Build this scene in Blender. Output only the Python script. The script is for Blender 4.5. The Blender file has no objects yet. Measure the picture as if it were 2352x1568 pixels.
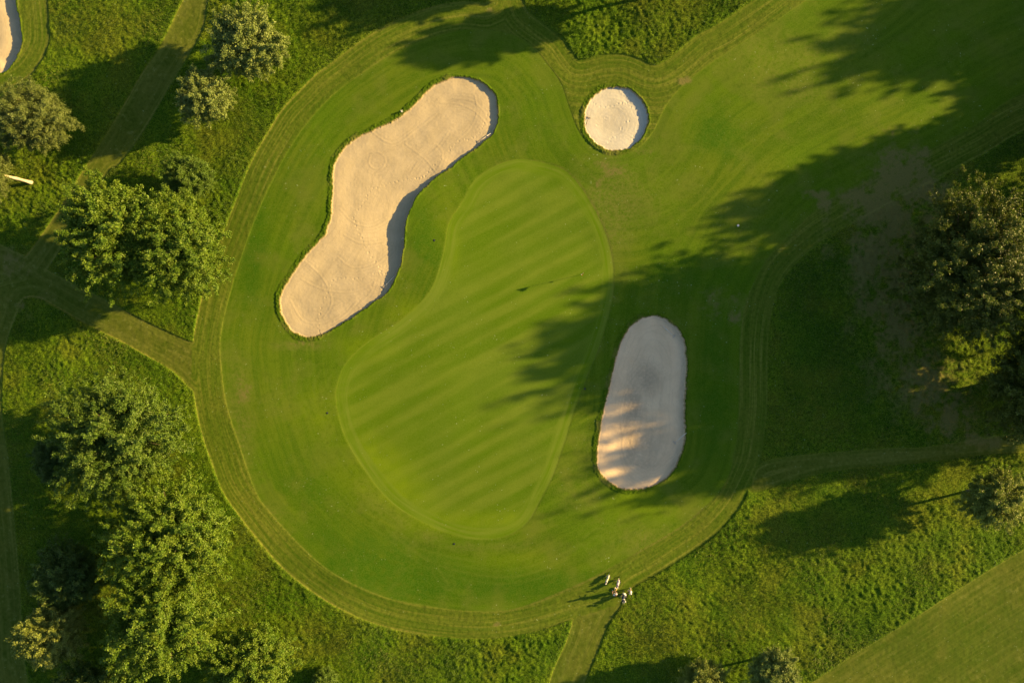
import bpy, bmesh, math, random
import numpy as np
from mathutils import Vector, Matrix, Euler

random.seed(7)
RNG = np.random.default_rng(11)
SC = bpy.context.scene
COL = SC.collection

# ------------------------------------------------------------------ camera, sky, sun, exposure
S = 0.058309            # metres per survey unit (2352 units across the frame at ground level)
CAM_H = 91.43
cam = bpy.data.cameras.new('camera')
cam.lens = 24.0
cam.sensor_width = 36.0
cam.clip_end = 3000.0
cam.clip_start = 1.0
camo = bpy.data.objects.new('camera', cam)
camo.location = (0, 0, CAM_H)
COL.objects.link(camo)
SC.camera = camo

ELEV = math.radians(15.0)
SUNXY = Vector((0.974, 0.227)).normalized()
SUN = Vector((SUNXY.x * math.cos(ELEV), SUNXY.y * math.cos(ELEV), math.sin(ELEV)))
world = bpy.data.worlds.new('World')
SC.world = world
world.use_nodes = True
wn = world.node_tree
bg = wn.nodes['Background']
sky = wn.nodes.new('ShaderNodeTexSky')
sky.sky_type = 'NISHITA'
sky.sun_disc = False
sky.sun_elevation = ELEV
sky.sun_rotation = math.atan2(SUN.x, SUN.y)
sky.air_density = 1.0
sky.dust_density = 1.0
sky.ozone_density = 0.9
wn.links.new(sky.outputs[0], bg.inputs[0])
bg.inputs[1].default_value = 0.050
sl = bpy.data.lights.new('sun', 'SUN')
sl.energy = 4.8
sl.angle = math.radians(0.8)
sl.color = (1.0, 0.67, 0.25)
so = bpy.data.objects.new('sun', sl)
so.rotation_euler = SUN.to_track_quat('Z', 'Y').to_euler()
so.location = (60, 20, 40)
COL.objects.link(so)
SC.view_settings.view_transform = 'Standard'
SC.view_settings.look = 'None'
SC.view_settings.exposure = 1.66
SC.view_settings.gamma = 1.0

# ------------------------------------------------------------------ small helpers
def V(x, y):
    """survey units (x right, y down, origin at the upper left of the plan) -> metres"""
    return ((x - 1176.0) * S, (784.0 - y) * S)

def P(x, y):
    """same, from units of the 3840 wide plan"""
    return V(x / 1.63265, y / 1.63265)

def tag(o, label=None, cat=None, group=None, kind=None):
    if label: o['label'] = label
    if cat: o['category'] = cat
    if group: o['group'] = group
    if kind: o['kind'] = kind
    return o

def empty(name, loc=(0, 0, 0), rz=0.0):
    o = bpy.data.objects.new(name, None)
    o.empty_display_size = 0.3
    o.location = loc
    o.rotation_euler = (0, 0, rz)
    COL.objects.link(o)
    return o

def link(name, me, mat, parent=None):
    o = bpy.data.objects.new(name, me)
    if mat is not None and len(me.materials) == 0:
        me.materials.append(mat)
    COL.objects.link(o)
    if parent: o.parent = parent
    return o

def np_mesh(name, verts, faces, smooth=True, attrs=None):
    """verts (n,3), faces (m,k) constant k"""
    me = bpy.data.meshes.new(name)
    n, m, k = len(verts), len(faces), faces.shape[1]
    me.vertices.add(n)
    me.vertices.foreach_set('co', np.ascontiguousarray(verts, dtype=np.float32).ravel())
    me.loops.add(m * k)
    me.loops.foreach_set('vertex_index', np.ascontiguousarray(faces, dtype=np.int32).ravel())
    me.polygons.add(m)
    me.polygons.foreach_set('loop_start', np.arange(0, m * k, k, dtype=np.int32))
    me.polygons.foreach_set('loop_total', np.full(m, k, dtype=np.int32))
    me.polygons.foreach_set('use_smooth', np.full(m, smooth, dtype=bool))
    if attrs:
        for a, v in attrs.items():
            at = me.attributes.new(a, 'FLOAT', 'POINT')
            at.data.foreach_set('value', np.ascontiguousarray(v, dtype=np.float32))
    me.update(calc_edges=True)
    return me

def sstep(a, b, x):
    t = np.clip((x - a) / (b - a), 0, 1)
    return t * t * (3 - 2 * t)

_lat = {}
def vnoise(x, y, scale, seed):
    """value noise in -1..1"""
    if seed not in _lat:
        _lat[seed] = np.random.default_rng(seed).uniform(-1, 1, (512, 512))
    L = _lat[seed]
    u = x / scale + 1000.0; v = y / scale + 1000.0
    iu = np.floor(u).astype(int); iv = np.floor(v).astype(int)
    fu = u - iu; fv = v - iv
    fu = fu * fu * (3 - 2 * fu); fv = fv * fv * (3 - 2 * fv)
    a = L[iu % 512, iv % 512]; b = L[(iu + 1) % 512, iv % 512]
    c = L[iu % 512, (iv + 1) % 512]; d = L[(iu + 1) % 512, (iv + 1) % 512]
    return (a * (1 - fu) + b * fu) * (1 - fv) + (c * (1 - fu) + d * fu) * fv

def spline(pts, sub=6, closed=True):
    p = np.array(pts, float)
    n = len(p)
    out = []
    rng = range(n) if closed else range(n - 1)
    for i in rng:
        if closed:
            p0, p1, p2, p3 = p[(i - 1) % n], p[i], p[(i + 1) % n], p[(i + 2) % n]
        else:
            p0, p1, p2, p3 = p[max(i - 1, 0)], p[i], p[i + 1], p[min(i + 2, n - 1)]
        for k in range(sub):
            t = k / sub
            out.append(0.5 * ((2 * p1) + (-p0 + p2) * t + (2 * p0 - 5 * p1 + 4 * p2 - p3) * t * t + (-p0 + 3 * p1 - 3 * p2 + p3) * t ** 3))
    if not closed: out.append(p[-1])
    return np.array(out)

def world_poly(pts, sub=4, closed=True):
    q = spline(pts, sub, closed) if sub > 1 else np.array(pts, float)
    return np.stack([(q[:, 0] - 1176.0) * S, (784.0 - q[:, 1]) * S], 1)

def seg_dist(poly, X, Y, closed=True):
    """distance to polyline; and inside flag when closed"""
    x = X.ravel(); y = Y.ravel()
    d2 = np.full(x.shape, 1e18)
    ins = np.zeros(x.shape, bool)
    n = len(poly)
    for i in range(n if closed else n - 1):
        ax, ay = poly[i]; bx, by = poly[(i + 1) % n]
        ex, ey = bx - ax, by - ay
        L2 = ex * ex + ey * ey
        if L2 < 1e-12: continue
        px = x - ax; py = y - ay
        t = np.clip((px * ex + py * ey) / L2, 0, 1)
        qx = px - t * ex; qy = py - t * ey
        np.minimum(d2, qx * qx + qy * qy, out=d2)
        if closed and ay != by:
            c = (ay > y) != (by > y)
            xi = ex * (y - ay) / ey + ax
            ins ^= c & (x < xi)
    d = np.sqrt(d2)
    if closed: d = np.where(ins, d, -d)
    return d.reshape(X.shape)

# ------------------------------------------------------------------ the plan (outlines of turf and sand)
GREEN = [(1210,365),(1290,385),(1340,435),(1380,505),(1403,570),(1411,640),(1402,710),(1375,800),(1350,860),(1320,940),(1295,1020),(1270,1090),
 (1240,1150),(1210,1200),(1165,1230),(1100,1238),(1025,1223),(938,1181),(880,1135),(825,1062),(790,1000),(774,939),(772,891),(793,834),(845,784),
 (920,735),(988,667),(1018,579),(1030,515),(1063,459),(1090,412),(1130,383),(1170,368)]
FAIR = [(505,784),(520,704),(550,604),(587,502),(638,392),(693,300),(763,220),(838,165),(920,115),(1013,80),(1088,67),(1173,78),(1226,110),(1259,148),
 (1289,190),(1306,238),(1326,293),(1349,325),(1388,350),(1426,355),(1463,342),(1499,305),(1526,250),(1551,215),(1601,170),(1663,125),(1763,62),
 (1839,10),(1950,-60),(2100,-160),(2500,-300),(2750,-100),(2700,60),(2351,212),(2239,290),(2100,362),(1964,429),(1884,474),(1821,532),(1764,592),(1726,662),
 (1708,717),(1701,784),(1699,860),(1697,940),(1693,1010),(1678,1080),(1648,1135),(1606,1176),(1564,1210),(1451,1276),(1361,1326),(1289,1358),
 (1175,1400),(1063,1402),(963,1388),(875,1368),(773,1320),(701,1263),(620,1176),(587,1126),(550,1022),(520,930),(508,846)]
OUTER = [(1128,2),(1063,4),(988,18),(913,48),(838,90),(763,145),(725,173),(688,210),(650,250),(620,298),(588,353),(562,410),(538,472),(512,535),
 (490,595),(473,645),(457,709),(443,784),(440,840),(444,897),(462,989),(488,1064),(512,1126),(545,1176),(588,1232),(650,1303),(713,1354),
 (775,1393),(851,1428),(925,1449),(1013,1461),(1101,1465),(1176,1458),(1251,1441),(1316,1418),(1418,1386),(1451,1349),(1501,1321),(1566,1281),
 (1638,1231),(1688,1176),(1708,1144),(1741,1071),(1753,1009),(1761,934),(1762,859),(1764,784),(1775,700),(1800,635),(1850,582),(1914,535),
 (2050,460),(2264,350),(2352,297),(2700,120),(2800,-300),(1900,-130),(1800,-50),(1733,0),(1651,57),(1601,83),(1551,125),(1513,149),(1490,148),
 (1463,135),(1426,125),(1376,127),(1335,138),(1318,125),(1288,85),(1240,48),(1208,20),(1195,-30),(1170,-90),(1120,-90)]
PATH_NE = [(425,-5),(370,105),(325,170),(270,263),(220,345),(175,417),(140,474),(100,530),(57,587),(0,640),(-60,690),(-60,850),(0,775),(40,700),(110,610),(190,490),
 (250,392),(270,380),(325,305),(380,215),(435,125),(467,65),(480,-5),(520,-80),(470,-80)]
PATH_W = [(-60,540),(0,562),(57,592),(120,628),(238,687),(325,735),(430,783),(470,800),(470,880),(444,897),(400,854),(350,824),(275,782),(190,740),(140,712),(82,682),(30,690),(-60,700)]
PATH_WS = [(-40,700),(40,690),(10,800),(3,931),(20,1060),(30,1176),(45,1326),(55,1500),(60,1600),(-60,1600)]
PATH_S = [(1310,1400),(1316,1418),(1301,1471),(1266,1551),(1255,1640),(1330,1640),(1341,1568),(1376,1481),(1396,1431),(1425,1375)]
PATH_E = [(1735,1072),(1800,1050),(1900,1040),(2040,1029),(2110,1028),(2250,1010),(2420,990),(2420,1030),(2250,1045),(2110,1062),(2050,1066),(1900,1082),(1800,1108),(1725,1130)]
APRON_NW = [(105,-60),(107,0),(112,60),(110,105),(88,150),(58,182),(10,205),(-60,210),(-220,120),(-220,-60)]
FAIR_SE = [(2420,1225),(2351,1266),(2214,1346),(2076,1433),(1976,1493),(1871,1562),(1760,1640),(2000,1800),(2700,1800),(2700,1100)]
B_BIG = [(1050,178),(1098,183),(1125,203),(1138,220),(1144,263),(1138,292),(1125,312),(1088,342),(1060,361),(1038,382),(1005,402),(976,429),(955,452),(946,472),(935,495),
 (930,522),(927,548),(925,572),(922,595),(915,617),(898,657),(878,680),(851,699),(800,734),(748,764),(708,774),(685,768),(668,760),(648,727),(643,705),(645,679),(663,642),(700,592),
 (743,542),(754,520),(760,500),(764,442),(765,410),(769,380),(788,345),(825,315),(875,293),(910,275),(938,252),(970,222),(998,197),(1025,184)]
B_ROUND = [(1415 + 73 * math.cos(a) * (1.0 + 0.015 * math.sin(3 * a)), 272 + 73.5 * math.sin(a)) for a in [i * math.pi / 12 for i in range(24)]]
B_OVAL = [(1499,724),(1470,732),(1447,752),(1428,784),(1416,815),(1408,849),(1400,880),(1394,909),(1383,959),(1377,990),(1372,1021),(1370,1064),(1378,1083),(1393,1099),(1408,1110),(1426,1119),
 (1463,1123),(1501,1116),(1534,1094),(1558,1061),(1572,1021),(1574,980),(1573,934),(1577,895),(1578,854),(1577,820),(1576,799),(1570,775),(1558,754),(1534,734),(1518,727)]
B_NW = [(-60,-80),(30,-70),(34,0),(42,35),(48,70),(48,100),(38,130),(22,155),(0,168),(-40,170),(-110,120),(-130,0)]

W_GREEN = world_poly(GREEN, 5)
W_FAIR = world_poly(FAIR, 4)
W_OUTER = world_poly(OUTER, 3)
W_PATHS = [world_poly(p, 3) for p in (PATH_NE, PATH_W, PATH_WS, PATH_S, PATH_E)]
W_APR = world_poly(APRON_NW, 4)
W_FSE = world_poly(FAIR_SE, 3)
W_BUNK = [world_poly(p, 4) for p in (B_BIG, B_ROUND, B_OVAL, B_NW)]

# mower turning loops and wheel tracks, as faint lines in the turf
TRACKS = [
 [(735,850),(722,880),(722,905),(740,925),(775,935)], [(760,862),(752,880),(765,893),(800,890)], [(700,850),(690,890),(705,930),(745,955)],
 [(1340,1235),(1370,1212),(1400,1222),(1408,1248),(1395,1275),(1370,1290)], [(1352,1245),(1372,1230),(1388,1242),(1382,1262)],
 [(560,1215),(700,1345),(860,1415),(1000,1440),(1180,1440),(1300,1405)], [(900,75),(870,130),(830,180)],
 [(600,420),(560,530),(530,640),(505,760)],
 [(830,30),(850,0)], [(785,130),(822,70),(858,0)],
 [(1185,150),(1170,200)], [(1330,1400),(1300,1500),(1290,1568)], [(1380,1400),(1345,1480),(1310,1568)],
 [(1240,1395),(1330,1375),(1450,1290)], [(1215,1440),(1290,1420),(1380,1370),(1470,1290)],
 [(1800,1400),(1900,1520)], [(1210,1480),(1260,1530),(1300,1568)], [(800,1380),(850,1450),(900,1530),(940,1568)],
 [(1010,1250),(1005,1300),(1030,1340)], [(870,1200),(990,1290),(1150,1325),(1270,1300)], [(845,1150),(960,1255),(1100,1290)],
]

# coarse grid of signed distances, sampled bilinearly everywhere else
GX0, GX1, GY0, GY1, GR = -92.0, 92.0, -66.0, 66.0, 0.4
_gx = np.arange(GX0, GX1 + GR, GR); _gy = np.arange(GY0, GY1 + GR, GR)
_GX, _GY = np.meshgrid(_gx, _gy, indexing='ij')
def _grid(poly): return seg_dist(poly, _GX, _GY)
FLD = {}
FLD['dg'] = _grid(W_GREEN)
FLD['df'] = _grid(W_FAIR)
_out = _grid(W_OUTER); _apr = _grid(W_APR); _fse = _grid(W_FSE)
_pth = np.max([_grid(p) for p in W_PATHS], 0)
FLD['ring'] = np.maximum(_out, _apr)
FLD['ds'] = np.maximum.reduce([_out, _apr, _fse, _pth])
FLD['dp'] = np.where(np.maximum(_out, _apr) > 0, -1.0, np.maximum(_pth, _fse))
FLD['db'] = np.max([_grid(p) for p in W_BUNK], 0)
for i, p in enumerate(W_BUNK): FLD['b%d' % i] = _grid(p)

def fld(name, x, y):
    F = FLD[name]
    u = np.clip((x - GX0) / GR, 0, F.shape[0] - 1.001); v = np.clip((y - GY0) / GR, 0, F.shape[1] - 1.001)
    i = u.astype(int); j = v.astype(int); fu = u - i; fv = v - j
    return (F[i, j] * (1 - fu) + F[i + 1, j] * fu) * (1 - fv) + (F[i, j + 1] * (1 - fu) + F[i + 1, j + 1] * fu) * fv

def base_h(x, y):
    """gentle lie of the land"""
    h = 0.28 * vnoise(x, y, 23.0, 1) + 0.13 * vnoise(x, y, 11.0, 2) + 0.035 * vnoise(x, y, 4.6, 3)
    gx, gy = V(1240, 1060)
    h += 0.35 * np.exp(-((x - gx) ** 2 + (y - gy) ** 2) / 14.0 ** 2)
    return h

def rough_amt(x, y):
    return sstep(0.04, -0.22, fld('ds', x, y) + 0.05 * vnoise(x, y, 0.45, 40))

def turf_h(x, y):
    """height of the cut or uncut turf"""
    h = base_h(x, y)
    r = rough_amt(x, y)
    patch = 0.75 + 0.45 * vnoise(x, y, 6.0, 5)
    tuft = 0.040 * vnoise(x, y, 1.1, 6) + 0.065 * vnoise(x + 0.5 * y, y, 0.50, 7) + 0.070 * vnoise(x, y, 0.26, 8)
    h = h + r * (0.115 + patch * tuft)
    df = fld('df', x, y)
    semi = (1 - r) * sstep(0.03, -0.12, df)
    h = h + semi * (0.022 + 0.012 * vnoise(x, y, 0.4, 9) + 0.008 * vnoise(x, y, 0.22, 12))
    dg = fld('dg', x, y)
    h = h - 0.02 * sstep(-0.1, 0.1, dg)
    return h

def bunk_grad(i, x, y):
    e = 0.25
    gx = fld('b%d' % i, x + e, y) - fld('b%d' % i, x - e, y)
    gy = fld('b%d' % i, x, y + e) - fld('b%d' % i, x, y - e)
    n = np.sqrt(gx * gx + gy * gy) + 1e-6
    return gx / n, gy / n

# ------------------------------------------------------------------ material tools
class NT:
    def __init__(self, name):
        self.m = bpy.data.materials.new(name)
        self.m.use_nodes = True
        self.t = self.m.node_tree
        self.b = self.t.nodes['Principled BSDF']
        self.out = self.t.nodes['Material Output']
        self.b.inputs['Roughness'].default_value = 0.85
        self._co = None
    def n(self, ty): return self.t.nodes.new(ty)
    def l(self, a, b): self.t.links.new(a, b)
    cs = None
    def set(self, sock, v):
        if self.cs and isinstance(v, (tuple, list)) and len(v) == 3: v = tuple(a * b for a, b in zip(v, self.cs))
        if isinstance(v, bpy.types.NodeSocket): self.l(v, sock)
        elif isinstance(v, (tuple, list)) and len(v) == 3 and sock.type == 'RGBA': sock.default_value = (*v, 1)
        else: sock.default_value = v
    def attr(self, name):
        a = self.n('ShaderNodeAttribute'); a.attribute_name = name; return a.outputs['Fac']
    def co(self):
        if self._co is None: self._co = self.n('ShaderNodeTexCoord').outputs['Object']
        return self._co
    def mapv(self, vec, scale=(1, 1, 1), rot=(0, 0, 0)):
        m = self.n('ShaderNodeMapping'); self.l(vec, m.inputs[0]); m.inputs['Scale'].default_value = scale; m.inputs['Rotation'].default_value = rot
        return m.outputs[0]
    def noise(self, scale, detail=3, vec=None, rough=0.55, dist=0.0):
        k = self.n('ShaderNodeTexNoise'); self.l(vec if vec is not None else self.co(), k.inputs['Vector'])
        k.inputs['Scale'].default_value = scale; k.inputs['Detail'].default_value = detail; k.inputs['Roughness'].default_value = rough
        k.inputs['Distortion'].default_value = dist
        return k.outputs['Fac']
    def m_(self, op, a, b=0.0, c=0.0, clamp=False):
        k = self.n('ShaderNodeMath'); k.operation = op; k.use_clamp = clamp
        self.set(k.inputs[0], a); self.set(k.inputs[1], b); self.set(k.inputs[2], c)
        return k.outputs[0]
    def rng(self, v, a, b, c=0.0, d=1.0):
        k = self.n('ShaderNodeMapRange'); k.interpolation_type = 'SMOOTHSTEP'
        self.set(k.inputs[0], v)
        for i, q in enumerate((a, b, c, d)): k.inputs[i + 1].default_value = q
        return k.outputs[0]
    def mix(self, f, a, b, mode='MIX'):
        k = self.n('ShaderNodeMix'); k.data_type = 'RGBA'; k.blend_type = mode
        self.set(k.inputs['Factor'], f); self.set(k.inputs[6], a); self.set(k.inputs[7], b)
        return k.outputs[2]
    def comb(self, x, y, z):
        k = self.n('ShaderNodeCombineXYZ'); self.set(k.inputs[0], x); self.set(k.inputs[1], y); self.set(k.inputs[2], z); return k.outputs[0]
    def bump(self, h, strength, dist):
        k = self.n('ShaderNodeBump'); self.l(h, k.inputs['Height']); k.inputs['Strength'].default_value = strength; k.inputs['Distance'].default_value = dist
        self.l(k.outputs[0], self.b.inputs['Normal'])

def flat(name, col, rough=0.6, metal=0.0, var=0.12, scale=12.0):
    t = NT(name)
    n = t.noise(scale, 3)
    c = t.mix(n, tuple(v * (1 - var) for v in col), tuple(min(1, v * (1 + var)) for v in col))
    t.l(c, t.b.inputs['Base Color'])
    t.b.inputs['Roughness'].default_value = rough
    t.b.inputs['Metallic'].default_value = metal
    return t.m

def turf_material():
    t = NT('turf')
    t.cs = (0.88, 1.10, 0.75)
    dg, df, ds, db, dp = (t.attr(a) for a in ('dg', 'df', 'ds', 'db', 'dp'))
    bare, trk, tan = t.attr('bare'), t.attr('trk'), t.attr('tan')
    co = t.co()
    n_big = t.noise(0.07, 3)
    n_mid = t.noise(0.30, 4)
    n_sml = t.noise(1.3, 4)
    n_fine = t.noise(6.0, 3, rough=0.7)
    n_gr = t.noise(2.6, 3, rough=0.7)
    sx = t.n('ShaderNodeSeparateXYZ'); t.l(co, sx.inputs[0])
    lush = t.m_('MULTIPLY', t.rng(t.attr('tone'), 0.0, 1.0), t.rng(n_sml, 0.25, 0.60, 0.5, 1.0))
    oliv = t.m_('MULTIPLY', t.rng(t.m_('MULTIPLY', t.attr('tone'), -1.0), 0.0, 1.0), t.rng(n_gr, 0.32, 0.66, 0.15, 1.0)); yel = t.attr('yel')
    # --- uncut rough
    r = t.mix(t.rng(n_mid, 0.36, 0.64), (0.032, 0.094, 0.002), (0.082, 0.128, 0.005))
    r = t.mix(t.rng(n_gr, 0.38, 0.64), r, (0.150, 0.205, 0.012))
    r = t.mix(t.m_('MULTIPLY', t.rng(n_big, 0.48, 0.66), t.rng(n_sml, 0.42, 0.62, 0.15, 0.55)), r, (0.135, 0.118, 0.022))
    r = t.mix(t.m_('MULTIPLY', lush, 0.55), r, (0.022, 0.085, 0.004))
    r = t.mix(t.m_('MULTIPLY', oliv, 0.60), r, (0.165, 0.135, 0.026))
    n_hue = t.noise(0.16, 3)
    r = t.mix(t.rng(n_hue, 0.50, 0.66, 0, 0.55), r, (0.175, 0.160, 0.020))
    r = t.mix(t.rng(n_hue, 0.36, 0.48, 0.55, 0.0), r, (0.030, 0.100, 0.003))
    r = t.mix(t.rng(n_fine, 0.34, 0.66), t.mix(0.60, r, (0.002, 0.010, 0.0)), t.mix(0.22, r, (0.24, 0.27, 0.03)))
    # --- semi rough, striped along its own edge
    w = t.comb(t.m_('MULTIPLY', ds, 2.4), t.m_('MULTIPLY', sx.outputs[0], 0.05), t.m_('MULTIPLY', sx.outputs[1], 0.05))
    n_str = t.noise(1.0, 3, vec=w, rough=0.65)
    s = t.mix(t.rng(n_str, 0.36, 0.66), (0.058, 0.102, 0.004), (0.150, 0.158, 0.022))
    s = t.mix(t.rng(n_str, 0.53, 0.68, 0, 0.55), s, (0.235, 0.210, 0.055))
    s = t.mix(t.rng(n_mid, 0.42, 0.72, 0, 0.5), s, (0.140, 0.136, 0.024))
    s = t.mix(t.rng(n_fine, 0.25, 0.75, 0.0, 0.40), s, (0.190, 0.185, 0.036))
    s = t.mix(t.rng(n_gr, 0.3, 0.58, 0.50, 0.0), s, (0.032, 0.056, 0.003))
    pth = t.mix(t.rng(n_mid, 0.3, 0.7), (0.072, 0.086, 0.010), (0.135, 0.122, 0.028))
    pth = t.mix(t.rng(n_str, 0.45, 0.62, 0, 0.60), pth, (0.155, 0.145, 0.040))
    pth = t.mix(t.m_('MULTIPLY', t.rng(n_sml, 0.58, 0.68), t.rng(n_fine, 0.3, 0.6, 0.2, 0.7)), pth, (0.25, 0.215, 0.09))
    pth = t.mix(t.rng(n_gr, 0.3, 0.75, 0, 0.4), pth, (0.165, 0.150, 0.040))
    pth = t.mix(t.rng(n_sml, 0.30, 0.52, 0.45, 0.0), pth, (0.050, 0.068, 0.006))
    s = t.mix(t.rng(dp, -0.6, 0.8, 0, 0.70), s, pth)
    s = t.mix(t.m_('MULTIPLY', lush, 0.55), s, (0.040, 0.080, 0.003))
    # --- fairway and apron
    wf = t.comb(t.m_('MULTIPLY', df, 1.15), t.m_('MULTIPLY', sx.outputs[0], 0.06), t.m_('MULTIPLY', sx.outputs[1], 0.06))
    n_fs = t.noise(1.0, 4, vec=wf, rough=0.6)
    f = t.mix(t.rng(n_big, 0.35, 0.65), (0.085, 0.142, 0.003), (0.120, 0.150, 0.010))
    f = t.mix(t.rng(n_fs, 0.38, 0.62, 0, 0.8), f, (0.060, 0.110, 0.002))
    f = t.mix(t.rng(n_mid, 0.47, 0.72, 0, 0.6), f, (0.138, 0.148, 0.028))
    f = t.mix(t.m_('MULTIPLY', lush, 0.90), f, (0.036, 0.100, 0.0015))
    f = t.mix(t.m_('MULTIPLY', oliv, 0.80), f, (0.170, 0.158, 0.046))
    f = t.mix(t.m_('MULTIPLY', yel, 0.80), f, (0.175, 0.225, 0.003))
    f = t.mix(t.rng(n_fine, 0.32, 0.72, 0, 0.34), f, (0.175, 0.20, 0.035))
    f = t.mix(t.rng(n_fine, 0.30, 0.50, 0.30, 0.0), f, (0.045, 0.080, 0.002))
    f = t.mix(t.rng(n_hue, 0.52, 0.66, 0, 0.35), f, (0.150, 0.155, 0.030))
    f = t.mix(t.rng(n_sml, 0.28, 0.5, 0.28, 0.0), f, (0.05, 0.085, 0.003))
    # --- putting green: soft diagonal mowing bands
    rv = t.mapv(co, (1, 1, 1), (0, 0, math.radians(-28)))
    rot = t.mapv(rv, (0.045, 0.40, 1.0))
    n_band = t.noise(1.0, 3, vec=rot, rough=0.5)
    sr = t.n('ShaderNodeSeparateXYZ'); t.l(rv, sr.inputs[0])
    wob = t.m_('MULTIPLY', t.noise(1.0, 2, vec=t.mapv(rv, (0.05, 0.22, 1.0))), 3.2)
    sn = t.m_('SINE', t.m_('ADD', t.m_('MULTIPLY', sr.outputs[1], 2 * math.pi / 2.15), wob))
    bnd = t.m_('ADD', t.m_('MULTIPLY', sn, 0.078), n_band)
    g = t.mix(t.rng(bnd, 0.34, 0.68), (0.090, 0.148, 0.004), (0.158, 0.192, 0.022))
    g = t.mix(t.rng(n_big, 0.36, 0.72, 0, 0.5), g, (0.160, 0.190, 0.032))
    g = t.mix(t.rng(n_mid, 0.35, 0.75, 0, 0.30), g, (0.085, 0.130, 0.006))
    g = t.mix(t.m_('MULTIPLY', yel, 0.75), g, (0.190, 0.240, 0.006))
    g = t.mix(t.rng(n_fine, 0.35, 0.72, 0, 0.22), g, (0.21, 0.235, 0.04))
    g = t.mix(t.rng(n_fine, 0.30, 0.50, 0.18, 0.0), g, (0.06, 0.10, 0.002))
    nd = t.m_('ADD', dg, t.m_('MULTIPLY', t.m_('SUBTRACT', n_mid, 0.5), 1.2))
    coll = t.m_('MULTIPLY', t.rng(nd, -0.10, 0.10), t.rng(nd, 1.25, 1.95, 1, 0))
    wc = t.comb(t.m_('MULTIPLY', dg, 1.6), t.m_('MULTIPLY', sx.outputs[0], 0.08), t.m_('MULTIPLY', sx.outputs[1], 0.08))
    cc = t.mix(t.rng(t.noise(1.0, 3, vec=wc), 0.35, 0.65), (0.118, 0.176, 0.006), (0.180, 0.210, 0.032))
    g = t.mix(t.m_('MULTIPLY', coll, t.rng(n_mid, 0.30, 0.62, 0.40, 0.90)), g, cc)
    # --- put the cuts together
    nb = t.m_('MULTIPLY', t.m_('SUBTRACT', n_fine, 0.5), 0.14)
    c = t.mix(t.rng(t.m_('ADD', ds, t.m_('MULTIPLY', nb, 3.0)), -0.16, 0.08), r, s)
    c = t.mix(t.rng(t.m_('ADD', df, t.m_('MULTIPLY', nb, 1.6)), -0.18, 0.16), c, f)
    c = t.mix(t.rng(t.m_('ADD', dg, nb), -0.09, 0.09), c, g)
    c = t.mix(t.m_('MULTIPLY', trk, t.rng(n_sml, 0.3, 0.6, 0.15, 0.6)), c, (0.165, 0.188, 0.030))
    c = t.mix(t.m_('MULTIPLY', tan, t.rng(n_gr, 0.34, 0.62, 0.15, 0.85)), c, (0.22, 0.175, 0.055))
    speck = t.m_('MULTIPLY', t.rng(t.noise(4.1, 0), 0.80, 0.84), t.rng(n_mid, 0.42, 0.62, 0.0, 0.5))
    c = t.mix(speck, c, (0.42, 0.42, 0.30))
    br = t.rng(t.m_('MULTIPLY', bare, t.m_('ADD', t.m_('MULTIPLY', n_sml, 1.1), t.m_('MULTIPLY', n_gr, 0.9))), 0.22, 0.85, 0.0, 0.95)
    c = t.mix(br, c, t.mix(n_fine, (0.120, 0.098, 0.040), (0.255, 0.195, 0.085)))
    # --- tufted collar round the sand
    k = t.mix(t.rng(n_fine, 0.34, 0.66), (0.034, 0.068, 0.003), (0.095, 0.135, 0.008))
    k = t.mix(t.rng(n_mid, 0.50, 0.62, 0, 0.7), k, (0.19, 0.155, 0.05))
    k = t.mix(t.rng(t.m_('ADD', db, t.m_('MULTIPLY', nb, 2.0)), -0.26, -0.03, 0, 0.85), k, (0.20, 0.145, 0.065))
    c = t.mix(t.rng(t.m_('ADD', db, nb), -0.95, -0.60, 0, 0.85), c, k)
    t.l(c, t.b.inputs['Base Color'])
    t.b.inputs['Roughness'].default_value = 0.9
    t.b.inputs['Specular IOR Level'].default_value = 0.06
    rb = t.rng(ds, -0.2, 0.1, 1.0, 0.25)
    rb = t.m_('MULTIPLY', rb, t.rng(df, -0.1, 0.1, 1.0, 0.30))
    t.bump(t.m_('MULTIPLY', t.m_('ADD', n_fine, t.m_('MULTIPLY', n_gr, 0.8)), rb), 0.9, 0.09)
    return t.m

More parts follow.
